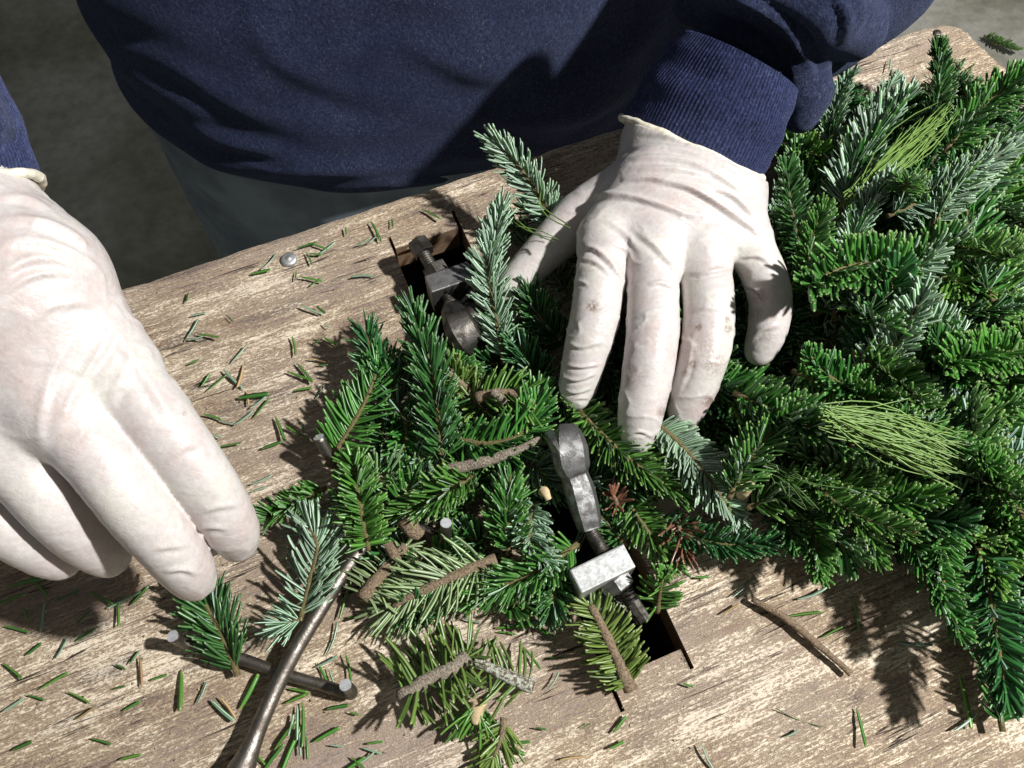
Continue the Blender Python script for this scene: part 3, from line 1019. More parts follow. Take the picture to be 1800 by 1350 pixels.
lines_r = [
    ([(1105, 280), (1150, 276), (1210, 285), (1270, 312), (1318, 350)], 6, .0024),
    ([(1090, 318), (1140, 312), (1190, 318)], 6, .0020),
    ([(1255, 330), (1290, 345), (1330, 385)], 6, .0024),
    ([(1150, 320), (1200, 325), (1250, 350), (1300, 385), (1340, 412)], 7, .0030),
    ([(1120, 300), (1180, 296), (1240, 305), (1300, 335)], 7, .0018),
    ([(1100, 262), (1160, 258), (1220, 268), (1290, 300), (1325, 330)], 7, .0018),
    ([(1030, 352), (1060, 342), (1110, 345), (1170, 362), (1230, 385)], 7, .0022),
    ([(1120, 235), (1180, 240), (1250, 270), (1310, 310)], 6, .0013),
    ([(1025, 432), (1050, 440), (1080, 470), (1098, 500)], 6, .0022),
    ([(1020, 455), (1050, 462), (1085, 492)], 5, .0014),
    ([(1140, 500), (1165, 498), (1192, 510)], 5, .0016),
    ([(1200, 480), (1250, 478), (1292, 468)], 5, .0016),
    ([(1110, 400), (1150, 430), (1185, 470), (1198, 500)], 8, .0014),
    ([(1060, 380), (1100, 410), (1130, 450)], 8, .0010),
    ([(1300, 452), (1330, 450), (1355, 460)], 5, .0014),
    ([(1310, 500), (1330, 510), (1345, 530)], 5, .0016),
    ([(990, 640), (1020, 645), (1055, 640)], 4, .0014),
    ([(985, 662), (1015, 668), (1050, 655)], 4, .0014),
    ([(990, 685), (1012, 690), (1040, 682)], 4, .0012),
    ([(1000, 705), (1018, 700), (1038, 700)], 4, .0008),
    ([(995, 600), (1020, 610), (1060, 600)], 5, .0010),
    ([(1100, 765), (1125, 758), (1150, 770)], 4, .0012),
    ([(1195, 590), (1215, 605), (1210, 640)], 6, .0012),
    ([(1190, 690), (1205, 660), (1215, 620)], 6, .0010),
    ([(1315, 600), (1340, 580), (1370, 570)], 6, .0011),
    ([(1240, 400), (1270, 405), (1310, 440)], 9, .0012),
    ([(1010, 500), (1020, 495), (1035, 500)], 4, .0012),
    ([(1100, 560), (1140, 552), (1185, 560)], 5, .0005),
    ([(1200, 548), (1240, 540), (1288, 552)], 5, .0006),
]
spots_r = [(1042, 538, 11, 1), (1228, 575, 7, .9), (1280, 578, 9, .8), (1278, 562, 6, .9), (1255, 640, 22, .55), (1245, 705, 12, .9), (1165, 725, 10, .9), (1217, 640, 8, .9), (1330, 520, 14, .5),
           (1205, 655, 7, .8), (1180, 705, 8, .7), (1120, 660, 18, .3), (1330, 550, 12, .5), (1225, 490, 6, .5), (1040, 465, 5, .6), (1350, 590, 14, .4), (1240, 615, 26, .35), (1180, 740, 10, .6)]
cR = P(1213, 262, .058); axR = nrm(P(1310, 60, .10) - cR)
RH['clip'] = (cR, axR)
rf = hand_fn(RH); lo_, hi_ = bounds(RH)
GLOVE_R = to_person(glove_mesh('glove', rf, lo_, hi_, 0.00095, lines_r, spots_r, None, seed=5, amp=.00028))
GLOVE_R['label'] = 'smudged white latex glove pressing the fir sprigs down'

# --- glove reaching in from the left
LH = dict(
    palm=[
        chain_px([(-80, 370, .186, .0250), (60, 500, .181, .0268), (195, 640, .163, .0160)]),
        chain_px([(-90, 370, .186, .0250), (0, 545, .178, .0262), (98, 712, .165, .0160)]),
        chain_px([(-110, 400, .180, .0250), (-60, 580, .170, .0250), (0, 775, .157, .0150)]),
        chain_px([(-140, 420, .176, .0250), (-120, 620, .160, .0235), (-80, 815, .147, .0140)]),
        chain_px([(60, 500, .150, .020), (120, 640, .125, .015), (200, 760, .105, .012)]),
    ],
    fingers=[
        chain_px([(195, 640, .163, .0146), (272, 733, .156, .0130), (322, 796, .148, .0130), (370, 864, .134, .0120), (403, 918, .118, .0116), (418, 950, .104, .0092)]),
        chain_px([(98, 712, .165, .0146), (176, 806, .157, .0130), (224, 872, .149, .0130), (280, 940, .134, .0120), (322, 990, .117, .0116), (340, 1018, .104, .0094)]),
        chain_px([(0, 775, .157, .0136), (68, 856, .147, .0126), (106, 902, .138, .0126), (148, 944, .124, .0112), (190, 976, .108, .0096)]),
        chain_px([(-80, 815, .147, .0128), (-12, 896, .136, .0120), (26, 932, .129, .0120), (66, 960, .119, .0108), (106, 982, .108, .0092)]),
        chain_px([(200, 760, .105, .012), (275, 835, .098, .0100), (330, 900, .090, .0094), (368, 950, .084, .0078)]),
    ])
lines_l = [
    ([(0, 385), (60, 388), (120, 410), (170, 450)], 10, .0020),
    ([(0, 425), (70, 425), (140, 450), (185, 490)], 10, .0018),
    ([(0, 480), (60, 455), (120, 462), (165, 485)], 10, .0022),
    ([(0, 520), (50, 488), (110, 478), (160, 492)], 9, .0016),
    ([(0, 345), (50, 350), (95, 370)], 9, .0014),
    ([(100, 760), (130, 690), (180, 610), (205, 560)], 12, .0010),
    ([(75, 800), (70, 740), (90, 660), (130, 590)], 12, .0008),
    ([(195, 720), (200, 690), (220, 650), (235, 600)], 12, .0008),
    ([(60, 560), (90, 540), (150, 530), (190, 545)], 10, .0012),
    ([(190, 560), (240, 640), (280, 700), (300, 730)], 12, .0010),
    ([(340, 930), (370, 925), (400, 930)], 7, .0014),
    ([(290, 1005), (320, 1000), (350, 1010)], 7, .0014),
    ([(355, 900), (385, 890), (430, 885)], 8, .0010),
    ([(270, 965), (300, 960), (335, 955)], 8, .0010),
    ([(300, 800), (330, 785), (360, 780)], 8, .0008),
]
cL = P(-75, 340, .187); axL = nrm(P(-150, 180, .205) - cL)
LH['clip'] = (cL, axL); LH['k'] = .0016
LH['fingers'] = [[(*q[:3], q[3] * (1 if i == 0 else .95)) for i, q in enumerate(ch)] for ch in LH['fingers']]
lf = hand_fn(LH); lo_, hi_ = bounds(LH)
GLOVE_L = to_person(glove_mesh('glove', lf, lo_, hi_, 0.0012, lines_l, [(322, 727, 6, .5), (332, 780, 5, .5), (180, 820, 20, .15)], None, seed=15, amp=.0003))
GLOVE_L['label'] = 'clean white latex glove reaching in from the left'


def rim(center, side, upv, r, parent, seed):
    a = np.linspace(0, 2 * math.pi, 90)
    pth = center + np.cos(a)[:, None] * side + np.sin(a)[:, None] * upv
    pth = pth + 0.0012 * np.stack([fbm(np.c_[np.cos(a) * 3 + k * 9, np.sin(a) * 3, a * 0], seed + k, 2) for k in range(3)], -1)
    rr = r * (1 + 0.25 * fbm(np.c_[np.cos(a) * 5, np.sin(a) * 5, a * 0], seed + 7, 2))
    o = tube('rolled_rim', pth, rr, M_RIM, None, 10, caps=False)
    return to_person(o, parent)


def cuff(c0, c1, s0, s1, u0, u1, ribs, n=34, bulge=0.08, amp=0.00045, name='cuff'):
    m = ribs * 5; a = np.linspace(0, 2 * math.pi, m, endpoint=False); rows = []
    for i in range(n):
        t = i / (n - 1); c = c0 * (1 - t) + c1 * t; s = s0 * (1 - t) + s1 * t; u = u0 * (1 - t) + u1 * t
        k = 1 + bulge * math.sin(t * math.pi) + 0.01 * math.sin(t * 17)
        ring = c + (np.cos(a)[:, None] * s + np.sin(a)[:, None] * u) * k
        rad = nrm(ring - c)
        rows.append(ring + rad * (amp * np.cos(a * ribs))[:, None] + rad * (0.0012 * fbm(ring * 45, 91, 2))[:, None])
    return loft(name, np.array(rows), M_RIB)


# rim and knitted cuff of the right-hand sleeve
sR = (P(1335, 310, .058) - P(1094, 208, .058)) / 2
sR = sR - axR * (sR @ axR) * 0.6; uR = nrm(np.cross(sR, axR)); uR = uR if uR[2] > 0 else -uR
rimr = rim(cR + axR * .0004, sR * 1.03, uR * 0.0262, 0.0021, GLOVE_R, 3)
c1 = P(1300, 108, .095); s1 = (P(1388, 165, .095) - P(1200, 72, .095)) / 2 * 1.02
CUFF_R = to_person(cuff(cR + axR * .0012, c1, sR * 1.0, s1 * 1.06, uR * 0.0255, uR * 0.035, 116, amp=0.00030), SWEAT)


def sleeve_mesh(name, fn, lo, hi, h, seed, amp=0.003, lines=()):
    V, Q = surface_net(fn, lo, hi, h)
    N = grad_normal(fn, V, 0.001)
    w = fbm(V * np.array([26, 26, 26]), seed, 2)
    V = V + N * (amp * w)[:, None]
    if lines: V = creases(V, N, lines)
    return to_person(obj(name, quads_np(name, V, Q), M_FLEECE), SWEAT)


slv = [chain_px([(1318, 88, .072, .036), (1400, 10, .085, .047), (1490, -90, .105, .056), (1560, -260, .13, .062)])]
rolls = [chain_px([(1215, 10, .095, .0110), (1290, 14, .108, .0140), (1350, 46, .106, .0180), (1394, 100, .094, .0185), (1410, 160, .078, .0155), (1404, 200, .068, .0115)]),
         chain_px([(1235, -50, .105, .020), (1330, -35, .130, .022), (1450, 10, .125, .024), (1500, 50, .105, .018)])]


def slv_fn(p):
    d = sd_chain(p, slv[0], .012)
    for r in rolls: d = smin(d, sd_chain(p, r, .006), .006)
    return d


qs = np.array([r[:3] for ch in slv + rolls for r in ch]); rs = np.array([r[3] for ch in slv + rolls for r in ch])
SLEEVE_R = sleeve_mesh('sleeve', slv_fn, (qs - rs[:, None]).min(0) - .01, (qs + rs[:, None]).max(0) + .01, 0.0022, 101, lines=[([(1215, 40), (1265, 36), (1325, 62), (1372, 112), (1384, 175)], 13, -.005), ([(1300, -20), (1365, 22), (1425, 75), (1448, 140)], 14, -.005), ([(1240, 2), (1320, 6), (1390, 50), (1420, 110)], 12, .003), ([(1460, -20), (1490, 30), (1480, 80)], 12, .003), ([(1520, -20), (1530, 30), (1505, 70)], 10, -.003)])

# the rest of that sleeve, up to the shoulder (out of the picture, it shades the floor behind)
up_ = catmull(np.array([P(1500, -110, .11), [.30, .56, .24], [.22, .66, .42], [.10, .70, .54]]), 24)
to_person(tube('sleeve', up_, np.linspace(.056, .085, 24), M_FLEECE, None, 28, wob=.04), SWEAT)

# left sleeve, cuff and rim, only their ends reach into the picture
sL = (P(66, 312, .187) - P(-216, 368, .187)) / 2
uL = nrm(np.cross(sL, axL)); uL = uL if uL[2] > 0 else -uL
riml = rim(cL, sL * 1.02, uL * 0.0275, 0.0020, GLOVE_L, 13)
CUFF_L = to_person(cuff(cL + axL * .001, cL + axL * .055, sL * 1.0, sL * 1.02, uL * 0.0268, uL * 0.031, 110, amp=0.0003), SWEAT)
slL = [chain_px([(-150, 240, .20, .030), (-260, 140, .22, .042), (-420, -20, .26, .05)])]
rl = chain_px([(-62, 268, .203, .010), (-48, 225, .205, .0135), (-85, 170, .21, .016)])


def slv_l(p):
    return smin(sd_chain(p, slL[0], .01), sd_chain(p, rl, .005), .008)


qs = np.array([r[:3] for ch in slL + [rl] for r in ch]); rs = np.array([r[3] for ch in slL + [rl] for r in ch])
SLEEVE_L = sleeve_mesh('sleeve', slv_l, (qs - rs[:, None]).min(0) - .01, (qs + rs[:, None]).max(0) + .01, 0.0022, 111)

# ------------------------------------------------------------------ wreath clamps
def axis_box(name, c, ax, ay, az, size, mat, parent, bev=0.0008, loc=None):
    bm = bmesh.new(); bmesh.ops.create_cube(bm, size=1.0)
    for v in bm.verts: v.co = Vector((v.co.x * size[0], v.co.y * size[1], v.co.z * size[2]))
    bmesh.ops.bevel(bm, geom=bm.edges[:] + bm.verts[:], offset=bev, segments=2, profile=0.6, affect='EDGES')
    me = bpy.data.meshes.new(name); bm.to_mesh(me); bm.free()
    R_ = np.stack([ax, ay, az], 1)
    co = np.array([v.co[:] for v in me.vertices]) @ R_.T + (np.asarray(c) - (0 if loc is None else loc))
    me.vertices.foreach_set('co', co.astype(np.float32).ravel()); me.update()
    return obj(name, me, mat, parent)


def thread(name, a, b, r, pitch, mat, parent, loc, tipmat=None):
    L = np.linalg.norm(b - a); n = int(L / pitch * 6); t = np.linspace(0, 1, n)
    sides = 18; T = nrm(b - a); up = np.array([0, 0, 1.0]); N = nrm(up - T * (T @ up)); B = np.cross(T, N)
    an = np.linspace(0, 2 * math.pi, sides, endpoint=False); rows = []
    for k, s in enumerate(t):
        ph = (s * L / pitch + an / (2 * math.pi)) % 1.0
        rr = r * (1 - 0.17 * (1 - np.abs(ph * 2 - 1)) * 1.2)
        rows.append(a + T * s * L + rr[:, None] * (N * np.cos(an)[:, None] + B * np.sin(an)[:, None]))
    V = np.array(rows).reshape(-1, 3) - loc; f = []
    for i in range(n - 1):
        for j in range(sides):
            k = (j + 1) % sides; f.append((i * sides + j, i * sides + k, (i + 1) * sides + k, (i + 1) * sides + j))
    f.append(tuple(range(sides))[::-1]); f.append(tuple((n - 1) * sides + j for j in range(sides)))
    return obj(name, mesh_np(name, V, f), mat, parent)


def hexnut(name, a, b, r, mat, parent, loc):
    T = nrm(b - a); up = np.array([0, 0, 1.0]); N = nrm(up - T * (T @ up)); B = np.cross(T, N)
    an = np.linspace(0, 2 * math.pi, 6, endpoint=False) + 0.25; rows = []
    for s, k in ((0, .86), (.12, 1), (.88, 1), (1, .86)):
        rows.append(a + (b - a) * s + r * k * (N * np.cos(an)[:, None] + B * np.sin(an)[:, None]))
    V = np.array(rows).reshape(-1, 3) - loc; f = []
    for i in range(3):
        for j in range(6):
            k = (j + 1) % 6; f.append((i * 6 + j, i * 6 + k, (i + 1) * 6 + k, (i + 1) * 6 + j))
    f.append(tuple(range(6))[::-1]); f.append(tuple(18 + j for j in range(6)))
    return obj(name, mesh_np(name, V, f, False), mat, parent)


Z3 = np.array([0, 0, 1.0])


def jaw_mesh(name, rows, mat, parent, loc):
    """rows: (point, half width along BU-ish side, half height), flattened forged arm"""
    pts = np.array([r[0] for r in rows]); par = np.array([[r[1], r[2], r[3] if len(r) > 3 else 0.0] for r in rows])
    path = catmull(pts, 46); pr = catmull(par, 46)
    T = nrm(np.gradient(path, axis=0)); S = nrm(np.cross(T, Z3)); N = np.cross(S, T)
    cs = [(1, -.62), (1, .62), (.66, 1), (-.66, 1), (-1, .62), (-1, -.62), (-.66, -1), (.66, -1)]
    V = []; f = []; n = 46
    for k in range(8):
        x0, y0 = cs[k]; x1, y1 = cs[(k + 1) % 8]; base = len(V)
        for i in range(n):
            for (x, y) in ((x0, y0), (x1, y1)):
                V.append(path[i] + S[i] * x * pr[i, 0] + N[i] * y * pr[i, 1])
        for i in range(n - 1):
            f.append((base + 2 * i, base + 2 * i + 1, base + 2 * i + 3, base + 2 * i + 2))
    V = np.array(V)
    cc = np.repeat(np.tile(path[:, None, :], (1, 2, 1)).reshape(1, -1, 3), 8, axis=0).reshape(-1, 3)
    V = cc + (V - cc) * (1 + 0.05 * fbm(V * 300, 77, 3)[:, None])
    for i in (0, n - 1):
        f.append(tuple(k * 2 * n + 2 * i for k in range(8)))
    return obj(name, mesh_np(name, V - loc, f), mat, parent)


def front_clamp():
    loc = P(1080, 1100, 0)
    root = empty('wreath_clamp', loc)
    blk = P(1059, 1000, .030)
    ax = nrm(P(1093, 962, .03) - P(1008, 1003, .03)); ay = np.cross(Z3, ax)
    axis_box('crossbar', blk - Z3 * .0085, ax, ay, Z3, (.0305, .0130, .020), M_BRIGHT, root, .0009, loc)
    # threaded screw runs from the jaw through the crossbar and out towards the viewer
    a, b = P(1036, 930, .026), P(1125, 1082, .013)
    th = thread('screw_thread', a, b, .0042, .00155, M_DSTEEL, root, loc)
    hexnut('hex_nut', P(1076, 1014, .020), P(1091, 1036, .018), .0092, M_STEEL, th, loc)
    tube('screw_end', np.array([P(1110, 1058, .0155), P(1131, 1090, .012)]) - loc, .0043, M_DSTEEL, th, 8, smooth=False)
    J = [(P(1036, 928, .0245), .0058, .0070), (P(1030, 904, .0275), .0066, .0085), (P(1019, 864, .032), .0071, .0095), (P(1009, 834, .036), .0066, .0082), (P(1004, 817, .039), .0086, .0098),
         (P(1001, 792, .042), .0090, .0104), (P(998, 771, .042), .0070, .0090), (P(996, 761, .040), .0042, .0058)]
    jw = jaw_mesh('jaw', J, M_STEEL, root, loc)
    L2 = [(P(1010, 818, .038), .0050, .0060), (P(990, 795, .042), .0062, .0100), (P(972, 775, .040), .0032, .0070), (P(964, 768, .038), .0016, .0040)]
    lip = jaw_mesh('jaw_lip', L2, M_STEEL, jw, loc)
    # lower guide hardware in the slot
    axis_box('guide_bar', P(1068, 1052, -.004), ax, ay, Z3, (.016, .030, .012), M_STEEL, root, .002, loc)
    hexnut('hex_nut', P(1022, 1050, .004), P(1030, 1062, .003), .0075, M_STEEL, root, loc)
    tag(root, 'steel wreath clamp with bright crossbar and hex nut, nearest the camera', 'clamp', None)


def back_clamp():
    loc = P(790, 520, 0)
    root = empty('wreath_clamp', loc)
    ax = nrm(P(820, 462, .03) - P(747, 487, .03)); ay = np.cross(Z3, ax)
    c = (P(747, 487, .030) + P(834, 483, .030) + P(820, 462, .03) + P(760, 513, .03)) / 4
    axis_box('crossbar', c - Z3 * .012, ax, ay, Z3, (.0270, .0125, .024), M_STEEL, root, .0008, loc)
    thread('screw_thread', P(742, 440, .024), P(800, 545, .020), .0040, .00155, M_DSTEEL, root, loc)
    tube('bolt_head', np.array([P(733, 425, .0245), P(747, 446, .0235)]) - loc, [.0066, .0066], M_DSTEEL, root, 6, smooth=False)
    hexnut('hex_nut', P(762, 468, .023), P(773, 486, .022), .0080, M_DSTEEL, root, loc)
    J = [(P(795, 540, .022), .0050, .0055), (P(800, 560, .024), .0075, .0090), (P(812, 585, .024), .0095, .0100), (P(822, 606, .016), .0080, .0085), (P(826, 618, .008), .004, .005)]
    jaw_mesh('jaw', J, M_DSTEEL, root, loc)
    L2 = [(P(812, 545, .022), .0045, .0050), (P(832, 560, .023), .0065, .0080), (P(838, 585, .018), .0050, .0060), (P(838, 600, .010), .003, .004)]
    jaw_mesh('jaw', L2, M_DSTEEL, root, loc)
    tag(root, 'dark steel wreath clamp with long bolt in the far slot', 'clamp')


front_clamp(); back_clamp()

# ------------------------------------------------------------------ wire wreath ring with its crosswise prongs
def wreath_ring():
    loc = P(540, 1110, 0)
    root = empty('wreath_ring', loc)
    pts = np.array([P(395, 1420, .010), P(432, 1335, .011), P(487, 1205, .012), P(545, 1100, .012), P(632, 968, .011), P(720, 880, .008), P(860, 790, .008), P(990, 740, .010)])
    pth = catmull(pts, 60)
    tube('ring_wire', pth - loc, np.r_[np.interp(np.arange(12), [0, 5, 9, 11], [.0082, .0078, .0052, .0042]), np.full(48, .0040)], M_ROD, root, 14)
    def cross(rows, r=.0030):
        tube('prong_wire', catmull(np.array([P(*q) for q in rows]), 40) - loc, r, M_ROD, root, 12, cap_mat=M_CUTST)
    cross([(303, 1118, .022), (322, 1128, .013), (365, 1142, .0065), (430, 1160, .005), (500, 1185, .005), (570, 1205, .005), (612, 1219, .0055), (618, 1216, .012), (607, 1204, .022)])
    cross([(560, 768, .030), (578, 800, .020), (598, 826, .010), (640, 860, .006), (700, 905, .005), (750, 935, .005), (776, 952, .008), (783, 945, .016), (784, 919, .030)])
    tag(root, 'brown steel wire wreath ring with bent cross prongs lying on the board', 'wreath ring')


wreath_ring()

# ------------------------------------------------------------------ sprigs around the ring, one by one
def deg_up(px0, px1, roll):
    d = nrm(P(*px1) - P(*px0)); u = nrm(Z3 - d * (d @ Z3)); s = np.cross(d, u); r = math.radians(roll)
    return u * math.cos(r) + s * math.sin(r)


S = sprig
S([(985, 415, .030), (948, 345, .042), (905, 285, .052), (872, 252, .056)], label='silvery fir sprig sticking up above the board edge by the gloved thumb', mat=M_GREEN, face=-1, seed=11, n=150, lo=35, hi=100, L=.0165, up=deg_up((985, 415, .03), (872, 252, .056), -35), lift=.05, fwd=.3)
S([(885, 640, .022), (872, 560, .030), (858, 480, .036), (868, 420, .042), (880, 372, .046)], label='long upright fir sprig with silvery tip beside the far clamp', face=-1, seed=12, n=230, lo=25, hi=100, L=.0165, lift=.05, fwd=.28, up=deg_up((885, 640, .02), (880, 372, .04), -15))
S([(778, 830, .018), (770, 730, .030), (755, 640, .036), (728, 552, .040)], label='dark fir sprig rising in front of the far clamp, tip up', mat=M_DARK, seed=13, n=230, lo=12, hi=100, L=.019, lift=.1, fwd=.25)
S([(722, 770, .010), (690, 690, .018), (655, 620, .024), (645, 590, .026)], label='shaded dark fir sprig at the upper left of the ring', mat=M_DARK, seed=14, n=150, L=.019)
S([(575, 818, .014), (605, 770, .022), (640, 710, .026), (662, 655, .026)], label='bright edged fir sprig leaning over the left wire prong', mat=M_FRESH, face=1, seed=15, n=120, L=.021, lo=45, hi=105, lift=.12, sides=(1, -1, -1))
S([(575, 856, .012), (520, 886, .012), (448, 920, .010)], label='small fir sprig with blunt needles beside the reaching fingertips', mat=M_FRESH, seed=16, n=95, L=.0135, W=.0024, lo=8, hi=80, lift=.05, pitch=(80, 55))
S([(648, 968, .020), (636, 900, .027), (622, 815, .026)], label='broad fir sprig lying across the steel ring wire', mat=M_FRESH, seed=17, n=170, L=.0165, W=.0026, lo=20, hi=95, lift=.03, pitch=(88, 62), jit=6)
S([(528, 1090, .014), (545, 1020, .017), (558, 960, .019), (540, 922, .019)], label='silver backed fir sprig leaning on the ring wire', mat=M_GREEN, face=-1, seed=18, n=110, L=.0195, lo=40, hi=95, lift=.02, fwd=.35, sides=(1, 1, 1, -1))
S([(530, 1088, .018), (515, 1092, .018), (498, 1098, .017)], label='tiny fan of silvery needles resting on the ring wire', mat=M_GREEN, face=-1, seed=19, n=26, L=.0165, pitch=(60, 30), s0=.1, r=(.0009, .0006))
S([(418, 1188, .006), (392, 1120, .009), (360, 1060, .011), (340, 1030, .010)], label='green fir sprig poked under a prong wire below the left glove', mat=M_DARK, seed=20, n=130, L=.0235, W=.0022, lo=25, hi=100, lift=.05, pitch=(52, 26))
S([(636, 1052, .014), (662, 1020, .014), (690, 985, .013), (712, 962, .011)], label='thick brown cut fir twig with drooping olive needles', mat=M_YELLOW, stem=M_BROWN, r=(.0034, .0026), seed=21, n=52, L=.023, face=-1, lo=70, hi=110, lift=-.10, fwd=-.25, pitch=(82, 75), jit=12)
S([(872, 982, .016), (800, 1012, .016), (740, 1040, .015), (690, 1066, .012)], label='long cut fir twig with olive needles lying left of the near clamp', mat=M_YELLOW, stem=M_BROWN, r=(.0028, .0018), seed=22, n=110, L=.028, face=-1, lo=50, hi=110, lift=-.05, fwd=.15, pitch=(60, 40), jit=12)
S([(702, 1224, .012), (750, 1196, .014), (806, 1166, .014), (822, 1155, .013)], label='stubby grey fir twig with bright green needles below the prongs', mat=M_YELLOW, stem=M_GREYB, r=(.0040, .0034), seed=23, n=72, L=.029, W=.0025, lo=35, hi=112, lift=.05, fwd=-.05, pitch=(85, 65), jit=14, tipn=4)
S([(938, 1206, .010), (880, 1184, .012), (835, 1160, .012)], label='lichen crusted twig end with a few green needles', mat=M_YELLOW, stem=M_LICH, r=(.0036, .0026), seed=24, n=26, L=.0215, lo=70, hi=115, lift=-.03, jit=18, pitch=(80, 70), tipn=2)
S([(842, 1234, .012), (838, 1252, .010), (836, 1268, .007)], label='pale cut twig stub with a skirt of green needles', mat=M_FRESH, stem=M_CUT, r=(.0042, .0030), seed=25, n=34, L=.021, lo=30, hi=150, lift=-.10, fwd=.25, pitch=(60, 40), tipn=4)
S([(886, 1262, .006), (880, 1300, .006), (868, 1330, .005)], label='short tuft of needles on a snapped twig at the bottom edge', mat=M_YELLOW, seed=26, n=26, L=.018, lo=60, hi=110, lift=.02, pitch=(50, 25), stem=M_BROWN)
S([(1110, 1212, .010), (1085, 1160, .014), (1058, 1100, .018), (1038, 1066, .018)], label='olive green fir sprig bridging the open slot', mat=M_YELLOW, stem=M_BROWN, r=(.0034, .0020), seed=27, n=100, L=.0190, lo=55, hi=100, lift=.04, fwd=.10, pitch=(78, 55), jit=6)
S([(1018, 955, .018), (950, 1000, .022), (890, 1028, .020), (838, 1050, .014)], label='glossy fir sprig touching the left side of the near clamp', mat=M_GREEN, seed=28, n=190, L=.0175, lo=15, hi=110, lift=.08)
S([(985, 1000, .010), (975, 1040, .014), (968, 1075, .012)], label='short fir sprig tip pointing down beside the crossbar', mat=M_DARK, seed=29, n=110, L=.016)
S([(1155, 1075, .006), (1158, 1050, .018), (1163, 1020, .034)], label='bright star shaped fir tip right of the crossbar', mat=M_FRESH, seed=30, n=46, L=.0150, lo=0, hi=180, pitch=(80, 35), lift=.02, fwd=.0, tipn=18)
S([(1085, 850, .016), (1118, 905, .016), (1155, 955, .014), (1178, 985, .012)], label='green fir sprig running down the right side of the clamp jaw', mat=M_GREEN, seed=31, n=130, L=.016)
S([(990, 690, .026), (1040, 745, .034), (1110, 810, .036), (1195, 868, .032)], label='fir sprig running out from under the gloved index finger', mat=M_GREEN, seed=32, n=250, L=.0165, lo=10, hi=105)
S([(1150, 740, .036), (1205, 790, .040), (1245, 840, .038), (1290, 905, .028)], label='silvery fir sprig hanging below the gloved ring finger', mat=M_GREEN, face=-1, seed=33, n=220, L=.0165, lo=50, hi=100, lift=.03, fwd=.22, pitch=(72, 40), jit=5)
S([(838, 700, .030), (880, 690, .034), (925, 700, .034), (935, 740, .030)], label='curled fir sprig with pale cut end in the middle of the ring', mat=M_FRESH, stem=M_BROWN, r=(.0030, .0018), seed=34, n=80, L=.020, lo=40, hi=110, lift=-.02, fwd=.2)
S([(800, 770, .024), (860, 780, .028), (920, 760, .032), (945, 700, .034)], label='fir sprig curving under the far end of the bare twig', mat=M_GREEN, seed=35, n=150, L=.0195, lo=30, hi=110, fwd=.3)
S([(895, 975, .018), (893, 930, .024), (890, 880, .026), (898, 835, .024)], label='upright green fir sprig left of the clamp jaw', mat=M_GREEN, seed=36, n=210, L=.0165)
S([(835, 835, .020), (790, 860, .024), (740, 890, .022), (700, 905, .016)], label='fir sprig pointing left below the bare twig', mat=M_GREEN, seed=37, n=170, L=.0165, W=.0023)
S([(690, 905, .014), (712, 870, .018), (740, 825, .016)], label='small fir sprig behind the sprig across the ring wire', mat=M_GREEN, seed=38, n=90, L=.0175)
S([(825, 690, .018), (800, 665, .026), (790, 650, .028)], label='yellowish fir stub with cut end behind the middle sprigs', mat=M_YELLOW, seed=39, n=60, L=.016, r=(.0036, .002), stem=M_BROWN)
S([(940, 880, .016), (930, 940, .022), (960, 985, .022)], label='fir sprig with pale needle tips above the crossbar', mat=M_GREEN, face=-1, seed=40, n=130, L=.0155)
S([(1085, 895, .020), (1082, 880, .028), (1078, 872, .030)], label='small rust brown dead fir tip by the clamp jaw', mat=M_RED, seed=41, n=12, L=.011, W=.0024, lo=10, hi=110, stem=M_BROWN)
S([(1190, 905, .016), (1195, 935, .020), (1200, 962, .018)], label='rust brown hanging needles under the pile edge', mat=M_RED, seed=42, n=16, L=.016, stem=M_BROWN)
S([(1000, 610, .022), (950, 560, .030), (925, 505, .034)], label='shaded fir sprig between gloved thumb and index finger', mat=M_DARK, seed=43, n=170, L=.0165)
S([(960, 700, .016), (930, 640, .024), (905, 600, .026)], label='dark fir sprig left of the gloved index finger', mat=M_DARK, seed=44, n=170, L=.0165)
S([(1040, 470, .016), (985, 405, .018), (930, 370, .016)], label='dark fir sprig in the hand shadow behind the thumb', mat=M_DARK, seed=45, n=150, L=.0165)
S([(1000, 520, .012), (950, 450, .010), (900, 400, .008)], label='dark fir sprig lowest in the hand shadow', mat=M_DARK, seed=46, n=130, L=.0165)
S([(310, 915, .090), (322, 885, .092), (326, 860, .094)], label='small fir sprig pinched between the left glove fingertips', mat=M_GREEN, seed=47, n=22, L=.014, lo=20, hi=110)
for k, (a, b) in enumerate([((700, 800, .006), (660, 740, .010)), ((820, 900, .006), (770, 870, .010)), ((860, 960, .006), (810, 940, .012)), ((930, 820, .006), (860, 850, .010)), ((720, 950, .005), (660, 990, .006)), ((840, 760, .006), (800, 720, .012)),
                             ((900, 640, .006), (850, 640, .014)), ((760, 640, .006), (700, 650, .014)), ((1100, 960, .006), (1050, 900, .012)), ((760, 980, .004), (820, 960, .008)), ((900, 900, .004), (930, 850, .008)),
                             ((880, 1070, .005), (940, 1050, .010)), ((700, 1080, .004), (760, 1060, .008)), ((960, 620, .008), (940, 570, .016)), ((1000, 880, .004), (1060, 830, .012))]):
    S([a, tuple((np.array(a) + np.array(b)) / 2 + np.array([0, 0, .003])), b], label='short dark fir tip half hidden beneath the sprigs around the ring', group='short tips under the ring sprigs', mat=(M_DARK, M_GREEN)[k % 2], seed=60 + k, n=90, L=.016)

